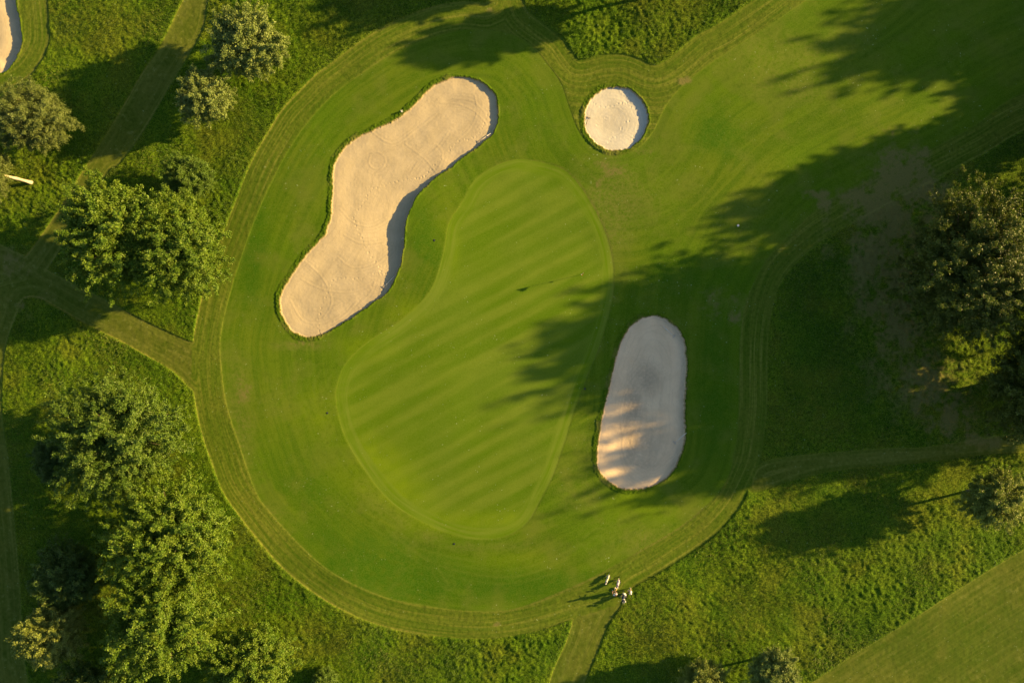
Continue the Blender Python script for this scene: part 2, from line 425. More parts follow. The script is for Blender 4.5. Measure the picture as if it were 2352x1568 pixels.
def sand_material(name, a, b, damp):
    t = NT(name)
    db = t.attr('dbl')
    co = t.co()
    n = t.noise(0.45, 4); nf = t.noise(9.0, 3, rough=0.7); ng = t.noise(2.2, 4)
    c = t.mix(t.rng(n, 0.35, 0.68), a, b)
    c = t.mix(t.rng(nf, 0.3, 0.7, 0, 0.18), c, tuple(v * 0.72 for v in a))
    w = t.comb(t.m_('MULTIPLY', db, 1.6), t.noise(0.12, 2), 0.0)
    st = t.noise(1.0, 3, vec=w)
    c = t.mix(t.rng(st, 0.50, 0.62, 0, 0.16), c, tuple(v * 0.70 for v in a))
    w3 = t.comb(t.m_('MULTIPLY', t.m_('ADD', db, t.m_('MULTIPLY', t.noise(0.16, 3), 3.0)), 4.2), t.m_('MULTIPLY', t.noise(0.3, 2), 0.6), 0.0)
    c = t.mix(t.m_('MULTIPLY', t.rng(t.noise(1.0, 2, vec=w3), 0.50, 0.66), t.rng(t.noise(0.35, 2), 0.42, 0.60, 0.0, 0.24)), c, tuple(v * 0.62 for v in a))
    c = t.mix(t.m_('MULTIPLY', t.attr('swp'), 0.38), c, tuple(v * 0.62 for v in a))
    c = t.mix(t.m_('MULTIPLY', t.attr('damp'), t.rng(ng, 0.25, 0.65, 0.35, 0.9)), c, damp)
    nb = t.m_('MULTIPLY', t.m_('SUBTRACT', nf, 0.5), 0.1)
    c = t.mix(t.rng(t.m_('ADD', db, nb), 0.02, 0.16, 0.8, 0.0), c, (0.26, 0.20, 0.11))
    t.l(c, t.b.inputs['Base Color'])
    t.b.inputs['Roughness'].default_value = 0.95
    t.b.inputs['Specular IOR Level'].default_value = 0.1
    w2 = t.comb(t.m_('MULTIPLY', db, 9.0), t.noise(0.5, 2), 0.0)
    h = t.m_('ADD', t.m_('MULTIPLY', nf, 0.7), t.m_('MULTIPLY', t.noise(1.0, 2, vec=w2), 0.5))
    t.bump(h, 0.55, 0.03)
    return t.m

M_TURF = turf_material()

# ------------------------------------------------------------------ the turf
_trk = np.full(_GX.shape, 1e3)
TR_W = [world_poly(tk, 6, False) for tk in TRACKS]

def blob(x, y, vx, vy, r, ry=None):
    cx, cy = V(vx, vy); ry = ry or r
    return np.exp(-(((x - cx) / (r * S)) ** 2 + ((y - cy) / (ry * S)) ** 2))

BARE = [(2060,640,125,330,.62),(2150,480,110,110,.5),(2150,900,120,110,.5),(2080,385,85,60,.75),(2010,470,90,70,.75),(2120,450,90,70,.7),(1985,600,60,110,.7),(2060,760,100,90,.65),(2110,870,90,90,.6),(2180,960,80,60,.6),(2010,840,60,60,.4),
        (1870,448,38,14,.75),(1895,470,30,22,.6),(1395,385,55,28,.42),(1365,410,26,34,.42),(1625,700,70,45,.42),(1690,720,26,60,.4),(1570,185,20,12,.6),(1680,690,55,30,.35),
        (705,788,55,10,.5),(60,700,90,50,.35),(560,900,22,55,.35),(20,600,80,60,.35),(1475,350,40,12,.25),(2230,1010,140,30,.45),(1125,22,14,10,.4),(1140,1432,10,6,.7),(1900,560,30,90,.35),(230,640,30,12,.3),(430,820,40,20,.25),(2160,880,120,160,.28),(100,1050,10,10,.0)]

LUSH = [(830,1290,210,75,.9),(1020,1340,200,50,.8),(690,1130,80,130,.6),(980,560,55,110,.7),(1260,1330,160,45,.6),(590,600,30,180,.5),(700,400,90,60,.3),(1660,320,90,50,.6),(880,830,90,40,.6),(1640,260,60,90,.4),
        (600,1400,75,75,.9),(1900,820,110,90,.9),(1640,900,50,190,.9),(1450,1390,180,60,.3),(1900,1440,160,80,.5),(560,520,40,160,.6),(1480,70,150,60,.6),(640,240,120,60,.4),(1850,680,50,120,.8),(1560,640,160,60,.6),(1250,250,60,80,.3),
        (150,700,200,90,.4),(420,740,60,40,.6),(500,1000,40,120,.5),(2100,1250,240,80,.3),(2250,1480,330,150,1.0),(950,1500,200,60,.5),(1250,1510,100,60,.6)]
OLIVE = [(545,950,45,130,.9),(640,1180,70,45,.8),(720,1270,70,40,.5),(1440,440,110,70,.7),(1400,520,55,130,.7),(1620,110,190,60,.7),(1800,190,120,60,.7),(1900,100,150,60,.4),(700,795,70,16,.9),(1080,110,160,40,.3),
        (835,1115,26,26,.9),(872,1155,30,26,.9),(925,1196,36,24,.9),(990,1228,40,20,.9),(1060,1258,55,16,.8),(1190,1255,60,16,.6),(1330,1130,60,60,.5),(1340,1020,30,60,.4),(1500,1240,90,40,.7),(1620,1180,60,50,.5),
        (700,1440,110,70,.9),(250,60,150,70,.8),(1700,500,120,70,.5),(1500,330,80,50,.4),(1290,1290,60,25,.5),(780,60,120,50,.6),(1300,800,40,60,.3),(2100,1350,100,60,.4),(2250,1150,80,60,.6)]
YEL = [(860,1065,75,75,.9),(930,1140,60,40,.8),(1010,1200,90,26,.8),(1150,1195,90,24,.6),(745,935,60,60,.6),(1020,480,30,80,.4),(830,800,60,30,.7),(930,720,50,30,.6),(1040,560,14,80,.5),(1480,1160,80,30,.7),(1160,1290,120,30,.4),(1750,150,150,70,.3),(1500,420,60,60,.2)]

def turf_attrs(x, y):
    a = {k: fld(k, x, y) for k in ('dg', 'df', 'ds', 'dp', 'db')}
    b = np.zeros_like(x)
    for vx, vy, r, ry, s in BARE: b = np.maximum(b, 1.25 * s * blob(x, y, vx, vy, r, ry))
    tn = np.zeros_like(x); yl = np.zeros_like(x)
    for vx, vy, r, ry, s in LUSH: tn = tn + s * blob(x, y, vx, vy, r, ry)
    for vx, vy, r, ry, s in OLIVE: tn = tn - s * blob(x, y, vx, vy, r, ry)
    for vx, vy, r, ry, s in YEL: yl = yl + s * blob(x, y, vx, vy, r, ry)
    w = 1 + 0.45 * vnoise(x, y, 2.2, 23) + 0.3 * vnoise(x, y, 0.8, 24)
    a['tone'] = np.clip(tn * w, -1, 1); a['yel'] = np.clip(yl * w, 0, 1)
    a['bare'] = np.clip(b * (1.0 + 0.55 * vnoise(x, y, 1.5, 21) + 0.4 * vnoise(x, y, 0.5, 22)), 0, 1)
    return a

def track_attr(x, y):
    tr = np.zeros_like(x)
    for w in TR_W:
        x0, y0 = w.min(0) - 1; x1, y1 = w.max(0) + 1
        k = (x > x0) & (x < x1) & (y > y0) & (y < y1)
        if not k.any(): continue
        d = seg_dist(w, x[k], y[k], False)
        q = np.exp(-(d / 0.20) ** 2) * 0.5
        q = np.maximum(q, np.exp(-((d - 0.9) / 0.20) ** 2) * 0.3)
        tr[k] = np.maximum(tr[k], q)
    return tr

def tan_attr(x, y, a):
    """scalped yellow line where two cuts meet"""
    west = sstep(8, -14, x)
    nw = 0.7 + 0.5 * vnoise(x, y, 5.0, 31)
    t = np.exp(-((a['ds'] - 0.08) / 0.12) ** 2) * (0.25 + 0.75 * west) * nw
    t = np.maximum(t, np.exp(-((a['df'] + 0.02) / 0.13) ** 2) * sstep(-4, -20, y + 0.35 * x) * 0.75 * nw)
    gx, gy = V(1350, 480)
    t = np.maximum(t, np.exp(-((a['dg']) / 0.14) ** 2) * np.exp(-(((x - gx) / 7.0) ** 2 + ((y - gy) / 12.0) ** 2)) * 0.85)
    t = np.maximum(t, np.exp(-((a['dg']) / 0.10) ** 2) * 0.22)
    t = np.maximum(t, np.exp(-((a['df']) / 0.10) ** 2) * 0.12)
    return np.clip(t, 0, 1)

R = 0.15
xs = np.arange(-77, 77 + R, R); ys = np.arange(-53, 53 + R, R)
X, Y = np.meshgrid(xs, ys, indexing='ij')
x = X.ravel(); y = Y.ravel()
A = turf_attrs(x, y)
A['trk'] = track_attr(x, y)
A['tan'] = tan_attr(x, y, A)
Z = turf_h(x, y)
# flatten the rim of the plan so that it meets the surrounding field
edge = np.minimum(np.minimum(x - xs[0], xs[-1] - x), np.minimum(y - ys[0], ys[-1] - y))
Z = Z * sstep(0, 3, edge)
VERT = np.stack([x, y, Z], 1)
nx, ny = X.shape
idx = np.arange(nx * ny).reshape(nx, ny)
quads = np.stack([idx[:-1, :-1], idx[1:, :-1], idx[1:, 1:], idx[:-1, 1:]], -1).reshape(-1, 4)
mean = lambda k: A[k][quads].mean(1)
qb = A['db'][quads].min(1)
keep = qb < -1.15
qg, qf, qs, qp = mean('dg'), mean('df'), mean('ds'), mean('dp')
cls = np.where(qg > 0, 3, np.where(qf > 0, 2, np.where(qs > 0, np.where(qp > 0, 4, 1), 0)))
NAMES = {0: 'rough_grass_ground', 1: 'semi_rough_ground', 2: 'fairway', 3: 'putting_green', 4: 'mown_path'}
KEYS = ('dg', 'df', 'ds', 'dp', 'db', 'bare', 'trk', 'tan', 'tone', 'yel')
def sub_mesh(name, q):
    u, inv = np.unique(q, return_inverse=True)
    return np_mesh(name, VERT[u], inv.reshape(q.shape), True, {k: A[k][u] for k in KEYS})
for c, nm in NAMES.items():
    q = quads[keep & (cls == c)]
    if len(q): tag(link(nm, sub_mesh(nm, q), M_TURF), kind='structure')
# surrounding field out to the horizon
def ring_mesh():
    big = 900.0
    a = (xs[0], ys[0], xs[-1], ys[-1])
    gxs = np.concatenate([np.linspace(-big, a[0], 9), np.linspace(a[0], a[2], 12)[1:], np.linspace(a[2], big, 9)[1:]])
    gys = np.concatenate([np.linspace(-big, a[1], 9), np.linspace(a[1], a[3], 12)[1:], np.linspace(a[3], big, 9)[1:]])
    XX, YY = np.meshgrid(gxs, gys, indexing='ij')
    n1, n2 = XX.shape
    id_ = np.arange(n1 * n2).reshape(n1, n2)
    qq = np.stack([id_[:-1, :-1], id_[1:, :-1], id_[1:, 1:], id_[:-1, 1:]], -1).reshape(-1, 4)
    cx = XX.ravel()[qq].mean(1); cy = YY.ravel()[qq].mean(1)
    qq = qq[~((cx > a[0]) & (cx < a[2]) & (cy > a[1]) & (cy < a[3]))]
    v = np.stack([XX.ravel(), YY.ravel(), np.zeros(n1 * n2)], 1)
    at = {k: np.full(len(v), -5.0) for k in ('dg', 'df', 'ds', 'dp', 'db')}
    at.update({k: np.zeros(len(v)) for k in ('bare', 'trk', 'tan', 'tone', 'yel')})
    return np_mesh('field', v, qq, True, at)
tag(link('surrounding_field', ring_mesh(), M_TURF), kind='structure')

# ------------------------------------------------------------------ bunkers
FOOT_BIG = [(1868,440),(1864,447),(1858,448),(1836,412),(1826,430),(1820,446),(1816,458),(1812,470),(1805,481),(1796,497),(1782,508),(1770,514),(1755,521),(1742,518),(1735,524),(1721,527),
 (1708,538),(1693,547),(1686,562),(1675,574),(1665,588),(1652,596),(1640,608),(1626,618),(1615,632),(1604,643),(1594,658),(1580,664),(1570,668),(1556,667),(1541,670),(1525,671),(1509,674),(1492,676),(1477,683),(1460,685),(1444,692),(1427,692),
 (1412,701),(1396,705),(1388,718),(1375,730),(1372,746),(1361,758),(1352,774),(1338,784),(1334,801),(1324,814),(1330,828),(1332,845),(1342,858),(1346,875),(1355,889),(1358,907),(1369,925),(1378,945),(1392,963),(1404,981),(1418,998),
 (1421,1014),(1428,1015),(1424,1022),(1440,1027),(1428,1027),(1416,1025),(1410,1027),(1399,1025),(1387,1036),(1372,1039),(1357,1046),(1341,1044),(1325,1045),(1309,1038),(1293,1042),(1276,1042),(1262,1048),(1245,1052),(1237,1067),(1228,1081),
 (1227,1098),(1216,1113),(1209,1134),(1203,1154),(1198,1176),(1190,1197),(1193,1220),(1192,1237),(1196,1244),(1198,1253)]
FOOT_ROUND = [(2222,382),(2234,391),(2252,396),(2268,400),(2286,396),(2302,396),(2317,387),(2331,386),(2335,382),(2344,388),(2352,383),(2347,379),(2368,397),(2388,398),(2382,381),(2394,400),(2331,484),(2332,478),(2377,511),(2376,521),(2386,519),(2361,453),(2346,456),
 (2291,519),(2298,514),(2312,511),(2281,530),(2288,530),(2240,467),(2236,463),(2271,440),(2277,442)]
FOOT_OVAL = [(2440,1468),(2444,1476),(2451,1484),(2448,1492),(2431,1514),(2432,1520),(2352,1300),(2353,1308),(2356,1322),(2366,1360),(2350,1390),(2440,1465),(2449,1470)]
ARCS = {0: [[(850,352),(870,350),(884,365),(878,383),(860,388),(846,375),(850,356)], [(1040,225),(1085,232),(1115,260)], [(1010,235),(1050,238),(1090,255),(1118,285)],
            [(985,420),(1040,405),(1080,380),(1120,330)], [(930,330),(975,365),(1000,395)], [(1000,330),(1015,350),(1005,385),(975,415)], [(790,540),(830,560),(880,555)],
            [(775,590),(810,615),(860,605),(900,570)], [(780,480),(810,510),(850,520),(890,500)], [(690,640),(740,665),(800,672),(850,660)], [(665,690),(700,740),(770,735),(820,690)],
            [(850,300),(900,330),(950,300),(1000,260)], [(940,400),(960,370),(1000,340),(1030,300)], [(860,640),(850,670),(820,700)], [(875,650),(868,680),(840,705)],
            [(1050,320),(1080,290),(1095,255),(1090,220)], [(1100,345),(1118,320),(1130,290)], [(700,600),(740,640),(760,690),(740,730)]],
        1: [[(1365,240),(1400,225),(1440,235),(1462,265),(1458,300)], [(1380,260),(1410,245),(1438,262),(1440,295),(1415,310)], [(1440,220),(1465,250),(1475,290)], [(1430,300),(1455,315),(1470,310)],
            [(1435,310),(1458,326),(1462,330)]],
        2: [[(1500,990),(1480,960),(1455,960),(1435,990),(1430,1030),(1445,1070),(1480,1095)], [(1510,1000),(1485,975),(1460,985),(1450,1015),(1465,1045),(1500,1055)], [(1440,950),(1460,900),(1500,860),(1530,850)],
            [(1430,1000),(1425,950),(1440,890),(1480,840)], [(1450,1060),(1500,1080),(1545,1050)], [(1490,1010),(1475,1020),(1490,1035),(1515,1030)], [(1425,1040),(1440,1085),(1475,1110)]],
        3: []}
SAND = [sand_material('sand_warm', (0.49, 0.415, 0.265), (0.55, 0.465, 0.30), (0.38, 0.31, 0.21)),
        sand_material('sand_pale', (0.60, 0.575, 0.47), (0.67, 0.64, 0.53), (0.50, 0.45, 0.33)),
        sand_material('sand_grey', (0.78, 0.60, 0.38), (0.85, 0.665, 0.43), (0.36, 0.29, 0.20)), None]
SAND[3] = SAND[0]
B_INFO = [('large double-lobed sand bunker of tan sand with two rakes and a trail of footprints', (0.29, 0.64, (930, 520), 5.2)),
          ('small round sand bunker of pale sand beside the fairway', (0.28, 0.0, (0, 0), 1)),
          ('tall oval sand bunker lying in the tree shade, with two white rakes', (0.45, 0.0, (0, 0), 1)),
          ('sand bunker cut by the left edge of the photo, shaded along its curved rim', (0.55, 0.0, (0, 0), 1))]
SUNV = np.array([SUNXY.x, SUNXY.y])

def bunker_z(i, x, y):
    d = fld('b%d' % i, x, y)
    dn = d + 0.10 * vnoise(x, y, 1.3, 45 + i) + 0.07 * vnoise(x, y, 0.33, 50 + i) + 0.05 * vnoise(x, y, 0.15, 60 + i)
    gx, gy = bunk_grad(i, x, y)
    e = -(gx * SUNV[0] + gy * SUNV[1])
    D0, D1, c, sg = B_INFO[i][1]
    cx, cy = V(*c)
    D = D0 + D1 * np.exp(-((x - cx) ** 2 + (y - cy) ** 2) / sg ** 2)
    ed = 0.10 + (D - 0.10) * sstep(-0.15, 0.85, e)
    h0 = base_h(x, y)
    # collar
    west = sstep(0.35, -0.3, e)
    cw = 0.22 + 0.42 * west + 0.10 * vnoise(x, y, 2.5, 77)
    col = sstep(-cw - 0.12, -cw + 0.10, dn)
    zc = turf_h(x, y) + col * (0.05 + 0.045 * vnoise(x, y, 1.1, 70) + 0.035 * vnoise(x, y, 0.17, 71))
    inn = sstep(0.25, 2.8, d)
    zs = h0 - ed * (1 - inn) - (0.30 * D0 + 0.12 + 0.95 * (D - D0)) * inn + 0.02 * vnoise(x, y, 1.4, 72) + 0.006 * vnoise(x, y, 0.25, 73)
    # sweep marks and prints
    for arc in ARCS[i]:
        w = world_poly(arc, 6, False)
        lo = w.min(0) - 0.7; hi = w.max(0) + 0.7
        k = (x > lo[0]) & (x < hi[0]) & (y > lo[1]) & (y < hi[1])
        if k.any():
            q = seg_dist(w, x[k], y[k], False)
            zs[k] += (0.0075 if i != 1 else 0.003) * np.exp(-(q / 0.10) ** 2) - 0.0035 * np.exp(-((q - 0.25) / 0.12) ** 2)
    global SWEEP
    SWEEP = np.zeros_like(x)
    for arc in ARCS[i]:
        w = world_poly(arc, 6, False)
        lo = w.min(0) - 1.6; hi = w.max(0) + 1.6
        k = (x > lo[0]) & (x < hi[0]) & (y > lo[1]) & (y < hi[1])
        if k.any():
            q = seg_dist(w, x[k], y[k], False)
            l = np.exp(-(q / 0.10) ** 2) + 0.7 * np.exp(-((q - 0.42) / 0.10) ** 2) + 0.5 * np.exp(-((q - 0.84) / 0.10) ** 2)
            SWEEP[k] = np.maximum(SWEEP[k], l * (0.45 + 0.4 * vnoise(x[k], y[k], 2.0, 90)))
    prg = random.Random(i + 5)
    for px, py in {0: FOOT_BIG, 1: FOOT_ROUND, 2: FOOT_OVAL, 3: []}[i]:
        fx, fy = P(px + prg.uniform(-2, 2), py + prg.uniform(-2, 2)); dp_ = prg.uniform(0.012, 0.042)
        k = (np.abs(x - fx) < 0.6) & (np.abs(y - fy) < 0.6)
        q = np.hypot(x[k] - fx, (y[k] - fy) * 0.9)
        zs[k] += -dp_ * np.exp(-(q / 0.09) ** 2) + 0.15 * dp_ * np.exp(-((q - 0.20) / 0.07) ** 2)
    f = sstep(-0.06, 0.10, dn)
    # a churned strip along the shaded rim
    ch = sstep(0.15, 0.3, d) * sstep(1.6, 0.7, d) * sstep(0.2, 0.7, e) * (0.5 + 0.5 * vnoise(x, y, 3.0, 74))
    zs = zs + 0.035 * ch * (vnoise(x, y, 0.4, 75) + vnoise(x, y, 0.22, 76)) * (i != 0)
    return zc * (1 - f) + zs * f, dn, cw, d

for i, poly in enumerate(W_BUNK):
    lo = poly.min(0) - 1.5; hi = poly.max(0) + 1.5
    lo = np.maximum(lo, [-77, -53]); hi = np.minimum(hi, [77, 53])
    r = 0.075
    lx = np.arange(math.floor(lo[0] / R) * R, hi[0], r); ly = np.arange(math.floor(lo[1] / R) * R, hi[1], r)
    bx, by = np.meshgrid(lx, ly, indexing='ij')
    n1, n2 = bx.shape
    bx = bx.ravel(); by = by.ravel()
    z, dn, cw, d = bunker_z(i, bx, by)
    z = z + 0.005 * sstep(-0.9, -1.1, d)
    at = turf_attrs(bx, by)
    at['trk'] = np.zeros_like(bx); at['tan'] = tan_attr(bx, by, at)
    at['db'] = dn * 0.76 / np.maximum(cw, 0.1) * np.where(dn < 0, 1, 0) + np.where(dn > 0, dn, 0)
    at['dbl'] = dn
    at['swp'] = SWEEP
    dm = np.zeros_like(bx)
    if i == 2:
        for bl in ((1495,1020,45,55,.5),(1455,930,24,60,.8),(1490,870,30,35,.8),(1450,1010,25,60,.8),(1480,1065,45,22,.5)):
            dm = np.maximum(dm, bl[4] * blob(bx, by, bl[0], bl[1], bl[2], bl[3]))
    elif i == 1:
        dm = 0.6 * blob(bx, by, 1408, 270, 40, 36)
    else:
        dm = 0.25 * blob(bx, by, 865, 370, 26) + 0.3 * blob(bx, by, 850, 655, 30, 20)
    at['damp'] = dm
    Vt = np.stack([bx, by, z], 1)
    id_ = np.arange(n1 * n2).reshape(n1, n2)
    q = np.stack([id_[:-1, :-1], id_[1:, :-1], id_[1:, 1:], id_[:-1, 1:]], -1).reshape(-1, 4)
    q = q[(d[q].max(1) > -1.38)]
    dq = dn[q].mean(1)
    root = empty('sand_bunker', (0, 0, 0))
    tag(root, B_INFO[i][0], 'bunker', 'sand bunkers')
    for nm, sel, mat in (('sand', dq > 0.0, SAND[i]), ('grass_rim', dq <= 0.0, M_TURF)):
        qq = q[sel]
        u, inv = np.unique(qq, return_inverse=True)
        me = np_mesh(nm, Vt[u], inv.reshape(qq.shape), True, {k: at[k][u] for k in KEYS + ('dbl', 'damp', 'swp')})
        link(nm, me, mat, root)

# ------------------------------------------------------------------ long grass in the rough (nobody could count it)
def blades():
    n = 950000
    x = RNG.uniform(-71, 71, n); y = RNG.uniform(-48.5, 48.5, n)
    ds = fld('ds', x, y); db = fld('db', x, y)
    dens = 0.55 + 0.45 * vnoise(x, y, 5.0, 81)
    bare = np.zeros(n)
    for vx, vy, r, ry, s_ in BARE: bare = np.maximum(bare, s_ * blob(x, y, vx, vy, r, ry))
    k = (ds < -0.02) & (db < -1.0) & (RNG.uniform(0, 1, n) < dens + 0.15) & (bare < RNG.uniform(0.1, 0.5, n))
    x = x[k]; y = y[k]; n = len(x)
    h = (0.10 + 0.10 * RNG.uniform(0, 1, n)) * (1.0 + 0.5 * vnoise(x, y, 2.5, 82))
    # overhang along the edges of the rough and the tufted collars
    z = turf_h(x, y) - 0.03
    a = RNG.uniform(0, 2 * math.pi, n)
    lean = 2.6 * vnoise(x, y, 6.0, 83) + RNG.normal(0, 0.9, n)
    w = 0.022 + 0.030 * RNG.uniform(0, 1, n)
    dx = np.cos(a) * w; dy = np.sin(a) * w
    L = h * (0.5 + 0.9 * RNG.uniform(0, 1, n))
    p0 = np.stack([x - dx, y - dy, z], 1); p1 = np.stack([x + dx, y + dy, z], 1)
    p2 = np.stack([x + np.cos(lean) * L, y + np.sin(lean) * L, z + h], 1)
    v = np.stack([p0, p1, p2], 1).reshape(-1, 3)
    f = np.arange(n * 3).reshape(n, 3)
    rnd = np.repeat(RNG.uniform(0, 1, n), 3)
    dry = np.repeat(np.clip(0.5 + 0.8 * vnoise(x, y, 7.0, 84), 0, 1), 3)
    return np_mesh('blades', v, f, False, {'rnd': rnd, 'dry': dry})
t = NT('grass_blade')
t.cs = (0.88, 1.10, 0.75)
c = t.mix(t.attr('rnd'), (0.022, 0.060, 0.003), (0.165, 0.225, 0.020))
c = t.mix(t.m_('MULTIPLY', t.attr('dry'), t.rng(t.attr('rnd'), 0.3, 0.9, 0, 0.8)), c, (0.24, 0.19, 0.05))
t.l(c, t.b.inputs['Base Color']); t.b.inputs['Roughness'].default_value = 0.7
tr = t.n('ShaderNodeBsdfTranslucent'); t.l(c, tr.inputs[0])
mx = t.n('ShaderNodeMixShader'); mx.inputs[0].default_value = 0.35
t.l(t.b.outputs[0], mx.inputs[1]); t.l(tr.outputs[0], mx.inputs[2]); t.l(mx.outputs[0], t.out.inputs[0])
tag(link('long_grass', blades(), t.m), 'long uncut grass of the rough around the mown turf', kind='stuff')

# ------------------------------------------------------------------ trees
def leaf_mat(name, dark, light, dry=None, tl=0.3):
    t = NT(name)
    t.cs = (1.13, 1.40, 0.95)
    r = t.attr('rnd'); g = t.attr('clump')
    c = t.mix(r, dark, light)
    c = t.mix(t.rng(g, 0.2, 0.95, 0, 0.5), c, dry or tuple(v * 1.25 for v in light))
    t.l(c, t.b.inputs['Base Color']); t.b.inputs['Roughness'].default_value = 0.52
    t.b.inputs['Specular IOR Level'].default_value = 0.35
    tr = t.n('ShaderNodeBsdfTranslucent'); t.l(t.mix(0.4, c, (0.16, 0.22, 0.01)), tr.inputs[0])
    mx = t.n('ShaderNodeMixShader'); mx.inputs[0].default_value = tl
    t.l(t.b.outputs[0], mx.inputs[1]); t.l(tr.outputs[0], mx.inputs[2]); t.l(mx.outputs[0], t.out.inputs[0])
    return t.m
LEAF = {
 'bright': leaf_mat('leaf_bright', (0.060, 0.105, 0.008), (0.145, 0.195, 0.020), (0.20, 0.215, 0.030)),
 'green': leaf_mat('leaf_green', (0.048, 0.085, 0.010), (0.125, 0.170, 0.026), (0.165, 0.190, 0.045)),
 'olive': leaf_mat('leaf_olive', (0.098, 0.108, 0.022), (0.235, 0.235, 0.062), (0.32, 0.29, 0.09)),
 'silver': leaf_mat('leaf_silver', (0.092, 0.112, 0.032), (0.225, 0.235, 0.085), (0.31, 0.30, 0.115)),
 'birch': leaf_mat('leaf_birch', (0.070, 0.082, 0.022), (0.158, 0.166, 0.055), (0.205, 0.20, 0.078)),
 'dark': leaf_mat('leaf_dark', (0.030, 0.060, 0.012), (0.085, 0.120, 0.026), (0.120, 0.145, 0.040)),
 'gold': leaf_mat('leaf_gold', (0.034, 0.048, 0.007), (0.105, 0.112, 0.016), (0.155, 0.145, 0.03), tl=0.2),
}
BARK = flat('bark', (0.13, 0.095, 0.06), 0.9, var=0.35, scale=3)
BIRCH_BARK = flat('pale_bark', (0.50, 0.42, 0.30), 0.8, var=0.45, scale=5.0)

def tube(bm, pts, rad, seg=7):
    rings = []
    for i, p in enumerate(pts):
        a = Vector(pts[max(i - 1, 0)]); b = Vector(pts[min(i + 1, len(pts) - 1)])
        d = (b - a).normalized() if (b - a).length > 1e-6 else Vector((0, 0, 1))
        u = d.orthogonal().normalized(); w = d.cross(u)
        rings.append([bm.verts.new(Vector(p) + (u * math.cos(2 * math.pi * k / seg) + w * math.sin(2 * math.pi * k / seg)) * rad[i]) for k in range(seg)])
    for a, b in zip(rings, rings[1:]):
        # match start index to avoid twisting
        best = min(range(seg), key=lambda s: (a[0].co - b[s].co).length)
        for k in range(seg):
            f = bm.faces.new((a[k], a[(k + 1) % seg], b[(k + 1 + best) % seg], b[(k + best) % seg])); f.smooth = True
    bm.faces.new(list(reversed(rings[0]))); bm.faces.new(rings[-1])

def bm_link(name, bm, mat, parent=None, smooth=None):
    bmesh.ops.recalc_face_normals(bm, faces=bm.faces)
    if smooth is not None:
        for f in bm.faces: f.smooth = smooth
    me = bpy.data.meshes.new(name); bm.to_mesh(me); bm.free()
    return link(name, me, mat, parent)

